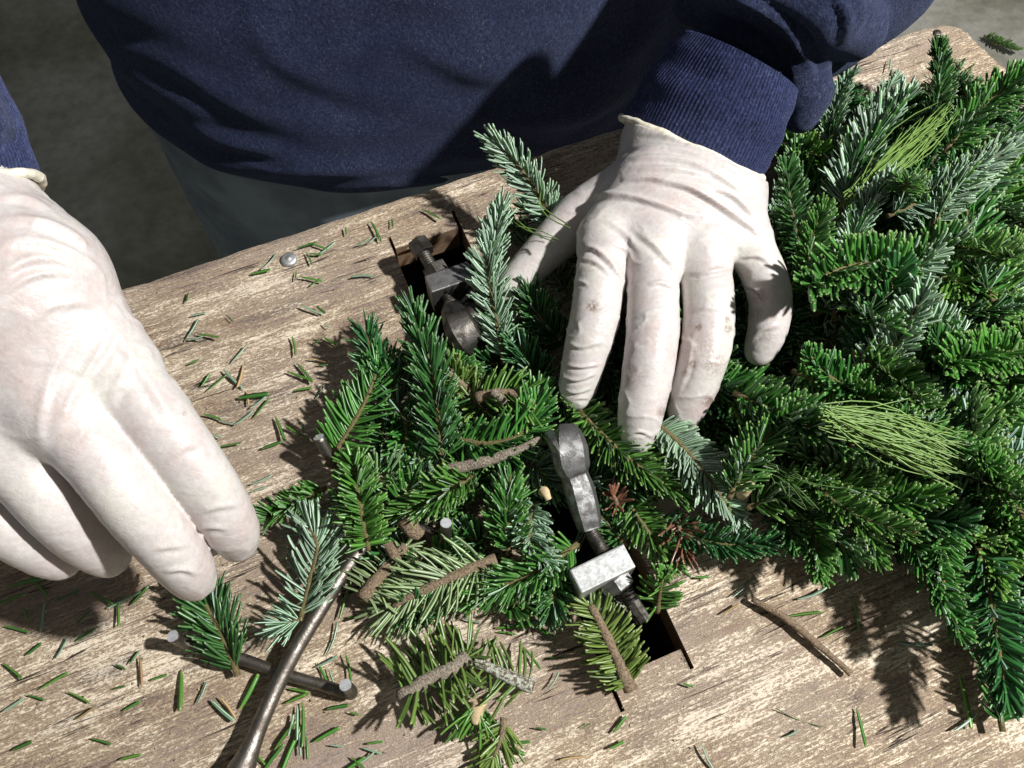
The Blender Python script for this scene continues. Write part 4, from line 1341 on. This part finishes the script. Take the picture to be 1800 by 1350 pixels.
rc = np.random.default_rng(31)
for k in range(16):
    x, y = rc.uniform(640, 950), rc.uniform(640, 900)
    if rf(P(x, y, .03)[None])[0] < .03: continue
    an = rc.uniform(0, 6.28); Lp = rc.uniform(45, 95); z0 = rc.uniform(.006, .016)
    S([(x, y, z0), (x + Lp * .5 * math.cos(an), y + Lp * .5 * math.sin(an), z0 + .004), (x + Lp * math.cos(an + .25), y + Lp * math.sin(an + .25), z0 + rc.uniform(-.004, .008))],
      label='short fir clipping tangled among the larger sprigs on the ring', group='short clippings on the ring', mat=(M_DARK, M_GREEN, M_GREEN, M_FRESH, M_YELLOW)[k % 5], seed=400 + k,
      n=int(rc.uniform(40, 80)), L=rc.uniform(.013, .018), lo=20, hi=115, face=(1, 1, 1, -1)[k % 4], stem=(M_TWIG, M_BROWN)[k % 2], r=(.0016, .0009))

# bare twigs
def bare_twig(name, px, r, mat, label, seed):
    pts = np.array([P(*q) for q in px]); pth = catmull(pts, 26); loc = pts[0]
    k = np.linspace(r[0], r[1], 26)
    o = tube(name, pth - loc, k, mat, None, 10, wob=0.35, seed=seed, cap_mat=M_CUT)
    o.location = loc.tolist()
    tag(o, label, 'twig')


bare_twig('bare_twig', [(788, 826, .026), (840, 814, .032), (895, 797, .036), (952, 772, .040)], (.0034, .0019), M_GREYB, 'pale bare twig lying across the sprigs, one cut end free', 5)
bare_twig('bare_twig', [(1322, 1053, .004), (1385, 1090, .0038), (1440, 1135, .0036), (1496, 1184, .0032)], (.0018, .0017), M_BROWN, 'straight brown stick alone on the open board at right', 6)
bare_twig('wood_chip', [(955, 862, .026), (960, 868, .027), (965, 878, .026)], (.0030, .0024), M_CUT, 'pale wood chip beside the clamp jaw', 7)
bare_twig('wood_chip', [(716, 915, .020), (724, 930, .021), (738, 942, .018)], (.0052, .0036), M_BROWN, 'rough brown bark chip among the sprigs left of centre', 8)
bare_twig('wood_chip', [(682, 958, .016), (690, 972, .018), (700, 985, .016)], (.0036, .0024), M_BROWN, 'small tan bark chip above the ring wire', 9)
bare_twig('twig_stub', [(868, 690, .038), (880, 700, .039), (888, 708, .038)], (.0026, .0020), M_GREYB, 'short grey twig stub in the curled sprig', 10)
bare_twig('twig_stub', [(1300, 875, .030), (1310, 855, .040), (1312, 850, .044)], (.0040, .0040), M_CUT, 'round pale cut branch end facing up in the pile', 12)

# ------------------------------------------------------------------ the pile on the right: variants copied
def variant(seed, Ls, mat, bow, **kw):
    rng = np.random.default_rng(seed)
    t = np.linspace(0, 1, 14)
    path = np.stack([t * Ls, bow * Ls * np.sin(t * math.pi) * 0.5 + 0 * t, 0.12 * Ls * t ** 2], -1)
    V, F4, F3, A = sprig_needles(path, np.array([0, 0, 1.0]), rng, **kw)
    nm = blade_mesh('needles', V, F4, F3, A, mat)
    tw = tube('twig', path, np.linspace(.0018, .0008, 14), M_TWIG, None, 7, wob=0.2, seed=seed)
    me = tw.data; bpy.data.objects.remove(tw)
    return nm, me, path[-1]


VARS = []
k = 0
for mat, face in ((M_GREEN, 1), (M_GREEN, 1), (M_DARK, 1), (M_FRESH, 1), (M_GREEN, -1), (M_FRESH, 1), (M_DARK, 1), (M_GREEN, 1), (M_GREEN, -1), (M_DARK, -1)):
    VARS.append(variant(200 + k, (.062, .078, .070, .066, .072)[k % 5], mat, (.15, -.2, .05, -.1, .22)[k % 5], n=(170, 210, 190, 170, 200)[k % 5],
                        L=(.0190, .0180, .0200, .0175, .0190)[k % 5], W=.0025, lo=(10, 15, 20)[k % 3], hi=(95, 112, 105, 90)[k % 4], lift=(.12, .2, .08)[k % 3], face=face,
                        pitch=((68, 34), (60, 30), (76, 42))[k % 3]))
    k += 1


def place_variant(v, base, d, roll, scale=1.0, label=None, group=None, bud=False, rng=None):
    nm, tw, tip = VARS[v]
    root = empty('fir_sprig', base)
    d = nrm(d); u = nrm(Z3 - d * (d @ Z3)); s = np.cross(u, d)
    r = roll; u2 = u * math.cos(r) + s * math.sin(r); s2 = np.cross(u2, d)
    root.matrix_world = Matrix(((*(float(q) * scale for q in (d[0], s2[0], u2[0])), base[0]), (*(float(q) * scale for q in (d[1], s2[1], u2[1])), base[1]), (*(float(q) * scale for q in (d[2], s2[2], u2[2])), base[2]), (0, 0, 0, 1)))
    o = bpy.data.objects.new('twig', tw); col.objects.link(o); o.parent = root
    o = bpy.data.objects.new('needles', nm); col.objects.link(o); o.parent = root; o['kind'] = 'stuff'
    if bud: add_buds(root, tip, np.array([1.0, 0, 0]), rng)
    tag(root, label, 'fir sprig', group)
    return root


def pv(v, base, tip, roll=0, label=None, group=None, bud=False, seed=0):
    a, b = P(*base), P(*tip); L = np.linalg.norm(b - a); sc = L / np.linalg.norm(VARS[v][2])
    sc = min(max(sc, 0.75), 1.35)
    a = b - nrm(b - a) * sc * np.linalg.norm(VARS[v][2])
    return place_variant(v, a, b - a, math.radians(roll), sc, label, group, bud, np.random.default_rng(seed + 900))


# sprigs one can tell apart in the pile
named = [
    (6, (1625, 215, .022), (1640, 92, .040), 0, 'lone olive fir sprig standing up on bare board at the far corner'),
    (4, (1470, 260, .035), (1492, 142, .055), 20, 'silvery fir tip nearest the sleeve at the top of the pile'),
    (8, (1490, 245, .030), (1558, 152, .040), -20, 'thin silvery fir tip lying on bare board behind the pile'),
    (0, (1660, 270, .045), (1800, 140, .070), 0, 'large fir sprig pointing to the upper right corner'),
    (4, (1480, 370, .050), (1590, 200, .058), 30, 'pale backed fir sprig beside the upper pine needle bundle'),
    (8, (1560, 380, .060), (1700, 290, .070), -30, 'silver combed fir sprig right of the upper pine needle bundle'),
    (4, (1640, 400, .060), (1760, 270, .070), -25, 'silver combed fir sprig near the right picture edge, upper part'),
    (1, (1640, 480, .060), (1400, 515, .085), 10, 'big fir sprig pointing left, its tip touching the gloved little finger'),
    (5, (1560, 330, .060), (1590, 340, .092), 0, 'fresh green rosette tip pointing at the camera behind the hand'),
    (0, (1560, 700, .050), (1408, 640, .070), 0, 'fir rosette just below the gloved little finger'),
    (7, (1290, 690, .050), (1490, 800, .070), 0, 'fir sprig lying left of the lower pine needle bundle, tip at the bundle'),
    (0, (1500, 620, .055), (1620, 730, .080), 0, 'fir sprig lying over the upper end of the lower pine needle bundle'),
    (1, (1420, 830, .045), (1590, 950, .065), 0, 'fir sprig below the lower pine needle bundle, pale tip'),
    (7, (1590, 930, .038), (1672, 1112, .036), 0, 'fir sprig hanging over the open board with a reddish bud'),
    (2, (1720, 960, .042), (1752, 1215, .034), 0, 'lowest fir sprig at the right edge reaching over the board'),
    (0, (1400, 870, .030), (1432, 1012, .030), 0, 'fir tip overhanging the board above the straight stick'),
    (6, (1230, 930, .018), (1350, 962, .022), 0, 'fir sprig fanned flat on the board at the pile edge'),
    (3, (1800, 620, .060), (1640, 660, .080), 0, 'yellow green fir sprig at the right, pointing left'),
    (5, (1660, 430, .060), (1780, 470, .090), 0, 'light green fir sprig at the right picture edge, middle height'),
    (3, (1790, 900, .055), (1700, 800, .080), 0, 'fresh fir sprig right of the lower pine needle bundle'),
    (0, (1690, 840, .060), (1800, 900, .080), 0, 'fir tip leaving the right edge below the middle'),
    (7, (1480, 820, .030), (1530, 985, .026), 0, 'fir tip above the shadow at the lower pile edge'),
    (2, (1330, 800, .025), (1390, 960, .026), 0, 'dark fir tip low at the pile edge right of the slot'),
    (0, (1640, 860, .040), (1640, 1030, .036), 0, 'fir sprig beside the budded sprig at the lower pile edge'),
    (2, (1400, 400, .045), (1375, 305, .058), 0, 'dark fir sprig against the glove wrist'),
    (0, (1430, 480, .050), (1440, 370, .068), 0, 'fir sprig close behind the gloved little finger'),
    (4, (1500, 460, .060), (1560, 330, .070), 20, 'pale fir sprig in the middle of the upper pile'),
    (1, (1390, 860, .030), (1300, 735, .036), 0, 'fir sprig emerging right of the gloved ring finger'),
]
for i, (v, a, b, roll, lab) in enumerate(named):
    pv(v, a, b, roll, lab, None, bud=('bud' in lab or i in (9, 10, 12)), seed=i)

poly = np.array([(1345, 300), (1420, 230), (1500, 215), (1600, 260), (1700, 190), (1830, 150), (1830, 1190), (1740, 1120), (1640, 1040), (1560, 960), (1430, 940), (1330, 900), (1210, 880), (1080, 850), (1020, 740), (1010, 640), (1100, 600), (1330, 600), (1390, 480), (1350, 380)], float)


def inside(x, y):
    c = False; n = len(poly); j = n - 1
    for i in range(n):
        if (poly[i, 1] > y) != (poly[j, 1] > y) and x < (poly[j, 0] - poly[i, 0]) * (y - poly[i, 1]) / (poly[j, 1] - poly[i, 1]) + poly[i, 0]: c = not c
        j = i
    return c


def edge_dist(x, y):
    ln = np.vstack([poly, poly[:1]]); return poly_dist(np.array([[x, y]]), ln)[0][0]


rr = np.random.default_rng(77)
cnt = 0; tries = 0; placed = []
while cnt < 175 and tries < 6000:
    tries += 1
    x, y = rr.uniform(1010, 1830), rr.uniform(180, 1180)
    if not inside(x, y): continue
    e = edge_dist(x, y)
    layer = cnt % 3
    mind = (58, 56, 62)[layer]
    if any(l == layer and (x - a) ** 2 + (y - b) ** 2 < mind ** 2 for a, b, l in placed): continue
    placed.append((x, y, layer))
    top = min(0.078, 0.018 + 0.058 * min(1, e / 190))
    if x < 1330: top = min(top, .030)
    if x < 1320 and y < 790: top = .015
    z = top * (0.30, 0.62, 0.95)[layer]
    tp = P(x, y, z)
    ctr = P(1300, 560, z)
    ang = math.atan2(tp[1] - ctr[1], tp[0] - ctr[0]) + rr.normal(0, 0.75) + (math.pi if rr.random() < 0.15 else 0)
    el = (rr.uniform(-.15, .15), rr.uniform(-.1, .45), rr.uniform(0.0, .8))[layer]
    d = np.array([math.cos(ang) * math.cos(el), math.sin(ang) * math.cos(el), math.sin(el)])
    v = int(rr.choice([0, 1, 2, 3, 5, 6, 7, 0, 1, 7, 3, 2, 4, 8]))
    if layer == 0: v = (2, 6, 0, 7)[cnt % 4]
    sc = rr.uniform(0.82, 1.15)
    base = tp - d * sc * np.linalg.norm(VARS[v][2])
    bp = proj(base[None])[0]
    if not inside(bp[0], bp[1]) and bp[1] > 860 and bp[0] < 1640: placed.pop(); continue
    ln_ = base + (tp - base) * np.linspace(0, 1, 7)[:, None]
    if min(rf(ln_ + Z3 * .004)) < .014: placed.pop(); continue
    if base[2] < 0.006: base[2] = 0.006; d = nrm(tp - base)
    roll = rr.normal(0, .45)
    pz = ('pile under the gloved fingers' if x < 1330 else 'upper pile behind the gloved hand' if y < 480 else 'pile right of the gloved hand' if y < 800 else 'lower pile by the open board')
    look = {4: 'pale backed', 8: 'pale backed', 3: 'yellow green', 5: 'yellow green', 2: 'dark green', 6: 'dark green'}.get(v, 'glossy mid green')
    deep = ('deep', 'half buried', 'upper layer')[layer]
    place_variant(v, base, d, roll, sc, look + ' ' + deep + ' fir sprig in the ' + pz, look + ' ' + deep + ' sprigs in the ' + pz)
    cnt += 1

# a fallen sprig on the floor beyond the far corner
a, b = P(1730, 62, -.885), P(1800, 105, -.885)
place_variant(3, a, b - a, 0.2, 1.1, 'stray green fir sprig on the stone floor beyond the corner')

# long pine needle bundles
def pine_bundle(a, b, n, wid, mat, label, seed, L=(.6, 1.0), sag=.004):
    rng = np.random.default_rng(seed)
    A, B = P(*a), P(*b); loc = A; T = nrm(B - A); S = nrm(np.cross(T, Z3)); N = np.cross(S, T); Lt = np.linalg.norm(B - A)
    V = []; Fc = []
    for k in range(n):
        s0 = rng.uniform(0, .25); s1 = min(1.12, s0 + rng.uniform(*L))
        o0 = S * rng.normal(0, wid * .35) + N * rng.normal(0, wid * .25); o1 = S * rng.normal(0, wid) + N * abs(rng.normal(0, wid * .5))
        t = np.linspace(0, 1, 6)[:, None]
        c = T * Lt * (s0 + (s1 - s0) * t) + o0 * (1 - t) + o1 * t - Z3 * sag * np.sin(t * math.pi) * rng.uniform(-1, 1) + S * .004 * np.sin(t * 3) * rng.normal()
        r = .00037 * rng.uniform(.8, 1.2); base = len(V)
        for i in range(6):
            w = r * (1 if i < 5 else .3)
            for j in range(3):
                an = 2 * math.pi * j / 3; V.append(c[i] + w * (S * math.cos(an) + N * math.sin(an)))
        for i in range(5):
            for j in range(3):
                q = (j + 1) % 3; Fc.append((base + i * 3 + j, base + i * 3 + q, base + i * 3 + 3 + q, base + i * 3 + 3 + j))
    o = obj('pine_needle_bundle', mesh_np('pine_needle_bundle', V, Fc), mat, None, loc)
    tag(o, label, 'pine needles')


pine_bundle((1440, 728, .090), (1665, 800, .078), 140, .0075, M_PINE, 'pale green bundle of long pine needles in the middle of the pile', 1)
pine_bundle((1480, 360, .072), (1660, 205, .066), 70, .0050, M_PINE, 'long pine needle bundle lying over the upper pile', 2)
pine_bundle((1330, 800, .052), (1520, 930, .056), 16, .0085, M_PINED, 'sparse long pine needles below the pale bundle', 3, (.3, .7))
pine_bundle((1005, 412, .068), (955, 350, .062), 2, .0030, M_PINE, 'pair of pine needles crossing the gloved thumb towards the silvery sprig', 4, (.8, 1))
pine_bundle((1000, 425, .066), (905, 400, .055), 3, .0040, M_PINE, 'few pine needles lying across the gloved thumb', 5, (.8, 1))
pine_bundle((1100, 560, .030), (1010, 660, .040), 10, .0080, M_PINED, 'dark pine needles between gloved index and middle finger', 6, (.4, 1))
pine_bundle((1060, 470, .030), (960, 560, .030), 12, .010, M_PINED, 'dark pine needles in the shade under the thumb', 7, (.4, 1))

# ------------------------------------------------------------------ loose needles on the board
def loose_mesh(seed, mat, face, L):
    rng = np.random.default_rng(seed)
    d = np.array([[1.0, 0, 0]]); pos = np.array([[-L / 2, 0, 0.0]])
    nn = np.array([[0, 0.15 * rng.normal(), 1.0 * face]]); bend = np.array([[-0.02, rng.normal(0, .10), abs(rng.normal(0, .05))]])
    V, F4, F3, A = blades(pos, d, nn, bend, np.array([L]), np.array([.0016]), rng, flat=.24)
    return blade_mesh('fir_needle', V, F4, F3, A, mat)


LM = {'g': [loose_mesh(300 + i, (M_FRESH, M_GREEN)[i % 2], 1, (.011, .015, .018, .009)[i % 4]) for i in range(8)],
      's': [loose_mesh(320 + i, M_GREEN, -1, (.012, .016, .014)[i % 3]) for i in range(6)],
      'o': [loose_mesh(340 + i, M_DEAD, 1, (.012, .015, .010)[i % 3]) for i in range(5)]}
LAB = {'g': ('loose green fir needle lying on the worn board', 'loose green needles on the board'),
       's': ('loose fir needle lying pale underside up on the board', 'pale side up needles on the board'),
       'o': ('dry orange brown fir needle lying on the board', 'dry needles on the board')}
rn = np.random.default_rng(5)


def needle_at(kind, x, y, ang=None, sc=1.0, z=.0016):
    ms = LM[kind]; o = bpy.data.objects.new('fir_needle', ms[int(rn.integers(len(ms)))]); col.objects.link(o)
    o.location = P(x, y, z + rn.uniform(0, .0008)).tolist()
    o.rotation_euler = (rn.normal(0, .12), rn.normal(0, .06), math.radians(-ang) if ang is not None else rn.uniform(0, 6.28))
    sc *= rn.uniform(.62, .95) * (.8 if kind == 'o' else 1); o.scale = (sc, sc, sc)
    tag(o, LAB[kind][0], 'fir needle', LAB[kind][1])


# clear individual needles read from the photograph (kind, x, y, angle clockwise from the x axis, size)
for it in [('g', 540, 430, -25, 1.5), ('g', 560, 432, 20, 1.3), ('s', 575, 438, -35, 1.3), ('g', 555, 447, 10, 1.2), ('g', 545, 455, 60, .8), ('s', 476, 462, -40, 1.3), ('g', 459, 477, -14, 1.9), ('g', 608, 406, 80, 1.0),
           ('s', 640, 425, -30, .9), ('g', 548, 490, 10, 1.0), ('g', 555, 495, -45, .9), ('g', 520, 485, 90, .7), ('g', 662, 405, 60, 1.2), ('g', 668, 418, 70, 1.0), ('s', 655, 422, -40, .9), ('g', 760, 376, 30, 1.2), ('s', 735, 430, -20, 1.1), ('g', 690, 392, 80, .9),
           ('g', 329, 523, 85, .9), ('s', 350, 552, -15, 1.0), ('s', 340, 578, -60, 1.1), ('s', 352, 594, -10, 1.0), ('g', 368, 590, 10, 1.1), ('g', 405, 560, 40, .8), ('g', 341, 636, -25, 1.3), ('o', 391, 612, -30, 1.2), ('s', 420, 622, -55, 1.1),
           ('s', 548, 546, 25, 1.3), ('g', 565, 545, 38, 1.1), ('s', 574, 573, 50, .8), ('g', 582, 600, 30, 1.5), ('g', 559, 600, -30, .8), ('g', 520, 608, 65, 1.0), ('o', 560, 632, 5, 1.4), ('g', 568, 641, 0, .9), ('g', 538, 655, 45, 1.5), ('g', 530, 662, 20, 1.3),
           ('g', 447, 695, -10, 2.6), ('s', 408, 668, 50, 1.5), ('o', 425, 662, 85, 1.5), ('g', 380, 672, -50, 1.6), ('g', 362, 668, -60, 1.2), ('o', 434, 700, 88, 1.3), ('s', 455, 708, -35, 1.1), ('g', 535, 683, -15, 1.3), ('s', 565, 688, -60, .9), ('o', 380, 722, 35, 1.2),
           ('g', 375, 731, 8, 1.2), ('s', 398, 745, 30, 1.0), ('s', 430, 736, -35, 1.1), ('g', 495, 755, 60, 1.5), ('g', 478, 782, -25, 1.7), ('g', 405, 782, -10, 1.1), ('o', 466, 725, -70, .7), ('s', 460, 845, -20, 1.3), ('s', 455, 860, -20, 1.1), ('o', 470, 855, 80, 1.2),
           ('s', 75, 1085, 85, 1.3), ('g', 145, 1085, -55, 1.3), ('g', 45, 1080, 60, 1.2), ('g', 150, 1115, -40, 1.5), ('g', 60, 1140, -45, 1.2), ('g', 30, 1105, 10, 1.1), ('o', 62, 1068, 80, 1.2), ('g', 120, 1045, -30, 1.3), ('s', 220, 1055, -25, 1.5), ('g', 245, 1045, -60, 1.6), ('o', 240, 1030, -60, 2.0),
           ('g', 210, 1075, 70, 1.2), ('g', 180, 1050, 20, 1.1), ('g', 20, 1050, -30, 1.3), ('g', 70, 1030, 40, 1.5), ('g', 45, 1020, -20, 1.5),
           ('o', 248, 1182, 75, 1.4), ('g', 235, 1155, -70, 1.0), ('g', 280, 1190, -20, 1.0), ('g', 318, 1215, 78, 2.0), ('o', 255, 1230, 88, 1.0), ('g', 212, 1172, 20, .9), ('g', 232, 1240, -30, 1.1), ('s', 357, 1218, -65, .9), ('s', 390, 1252, 42, 1.5), ('o', 403, 1242, 40, 1.4), ('g', 440, 1215, -62, 2.6),
           ('g', 210, 1208, -15, 1.0), ('s', 590, 1125, -60, 1.3), ('s', 575, 1165, -20, 1.0), ('s', 582, 1190, 70, 1.1), ('g', 572, 1190, 55, 1.1), ('g', 615, 1175, 70, .9), ('g', 595, 1242, -12, 1.4), ('g', 623, 1255, 20, .8), ('g', 524, 1213, 8, 1.3), ('g', 520, 1228, -25, 1.4), ('g', 530, 1222, -20, 1.2),
           ('g', 500, 1290, -60, 1.6), ('s', 522, 1272, 85, 1.5), ('s', 513, 1275, -75, 1.3), ('g', 535, 1275, 80, 1.3), ('g', 575, 1290, -30, 1.7), ('g', 508, 1320, -75, 1.6), ('s', 526, 1310, 85, 1.2), ('g', 540, 1315, 80, 1.4), ('s', 592, 1312, 10, .8), ('g', 620, 1345, -35, 1.5), ('s', 645, 1335, -25, 1.2), ('g', 635, 1345, 35, 1.1), ('g', 660, 1305, -10, .8), ('s', 655, 1320, 15, .9),
           ('g', 475, 1335, -60, 1.4), ('g', 455, 1330, 40, 1.0), ('o', 500, 1330, 80, 1.0), ('s', 25, 1240, -30, 1.2), ('g', 65, 1225, 10, .9), ('o', 70, 1225, 85, 1.1), ('o', 150, 1255, -30, 1.4), ('g', 95, 1195, -35, 1.2), ('g', 140, 1225, 20, .9), ('g', 180, 1302, 10, 1.0), ('g', 230, 1330, -15, 1.3), ('g', 40, 1310, -25, 1.6), ('o', 130, 1245, -25, 1.0), ('g', 25, 1180, 30, 1.0), ('s', 110, 1140, -60, 1.1), ('o', 165, 1160, 60, .9),
           ('s', 845, 1298, -14, 1.5), ('g', 902, 1318, 15, 1.4), ('g', 905, 1305, -8, 1.2), ('g', 910, 1100, -5, 1.7), ('s', 915, 1102, 8, 1.4), ('g', 955, 1110, 40, 1.4), ('g', 938, 1158, 50, 1.0), ('g', 978, 1155, 0, .9), ('s', 976, 1200, -40, .9), ('g', 952, 1280, 5, .9), ('g', 1085, 1310, -20, 1.1), ('o', 1008, 1330, -12, 1.6), ('g', 1090, 1272, -50, 1.1), ('g', 1030, 1275, -30, .5), ('g', 892, 1112, 5, .9),
           ('s', 1305, 1040, -25, 1.2), ('o', 1285, 1070, -30, 1.4), ('s', 1430, 1050, -5, 1.3), ('g', 1415, 1078, -10, 1.2), ('o', 1418, 1092, 50, 1.2), ('g', 1462, 1110, -30, .9), ('g', 1235, 1015, 0, 1.4), ('g', 1515, 1280, 85, 1.5), ('s', 1700, 1272, -25, 1.4), ('s', 1610, 1135, 10, 1.4), ('g', 1700, 1235, 88, 2.0), ('g', 1210, 1205, 20, 1.0), ('s', 1395, 1290, -20, .9), ('s', 1565, 115, -70, 1.1), ('s', 1240, 1335, 80, 1.0), ('g', 1507, 1080, 85, 1.2),
           ('g', 1690, 105, -10, .8), ('g', 1510, 290, 50, 1.2), ('o', 1532, 245, 40, 1.3)]:
    if it[0] == 'o' and it[4] < 1.25: continue
    needle_at(*it)
for (x0, x1, y0, y1, n, kinds) in [(480, 900, 740, 1060, 34, 'ggs'), (580, 860, 960, 1100, 30, 'ggsg'), (900, 1180, 860, 1010, 14, 'gso'), (300, 640, 480, 900, 6, 'gs')]:
    for k in range(n):
        needle_at(kinds[int(rn.integers(len(kinds)))], rn.uniform(x0, x1), rn.uniform(y0, y1), None, rn.uniform(.8, 1.4))
# one very thin needle by itself
pine_bundle((1345, 1240, .0015), (1440, 1272, .0015), 1, .0005, M_PINED, 'single thin pine needle on bare board near the bottom right', 9, (.9, 1))

def crumbs():
    rng = np.random.default_rng(8); V = []; Fc = []
    for k in range(900):
        if k < 520: x, y = rng.uniform(-20, 1250), rng.uniform(420, 1360)
        else: x, y = rng.normal(760, 190), rng.normal(950, 130)
        p = P(x, y, 0.0)
        u, v = uv_of(p)
        if v > V_FAR - .004: continue
        if any(r[0] - .002 < u < r[1] + .002 and r[2] < v < r[3] for r in (SL_BACK, SL_FRONT)): continue
        s = rng.uniform(.0004, .0011); d = nrm(rng.normal(0, 1, (4, 3))) * s; d[:, 2] = np.abs(d[:, 2]) * .8
        b0 = len(V); V += [p + q for q in d]; Fc += [(b0, b0 + 1, b0 + 2), (b0, b0 + 2, b0 + 3), (b0, b0 + 3, b0 + 1), (b0 + 1, b0 + 3, b0 + 2)]
    o = obj('bark_crumbs', mesh_np('bark_crumbs', V, Fc, False), M_CRUMB)
    tag(o, 'fine tan and brown bark crumbs scattered over the board', 'debris', kind='stuff')


M_CRUMB = mat_bark('bark_crumb', (0.10, 0.06, 0.035), (0.62, 0.5, 0.34), scale=90)
crumbs()

# lint and sawdust specks caught on the sweatshirt are in its material; render settings
scene.render.engine = 'CYCLES'
scene.cycles.use_denoising = True
scene.cycles.max_bounces = 6
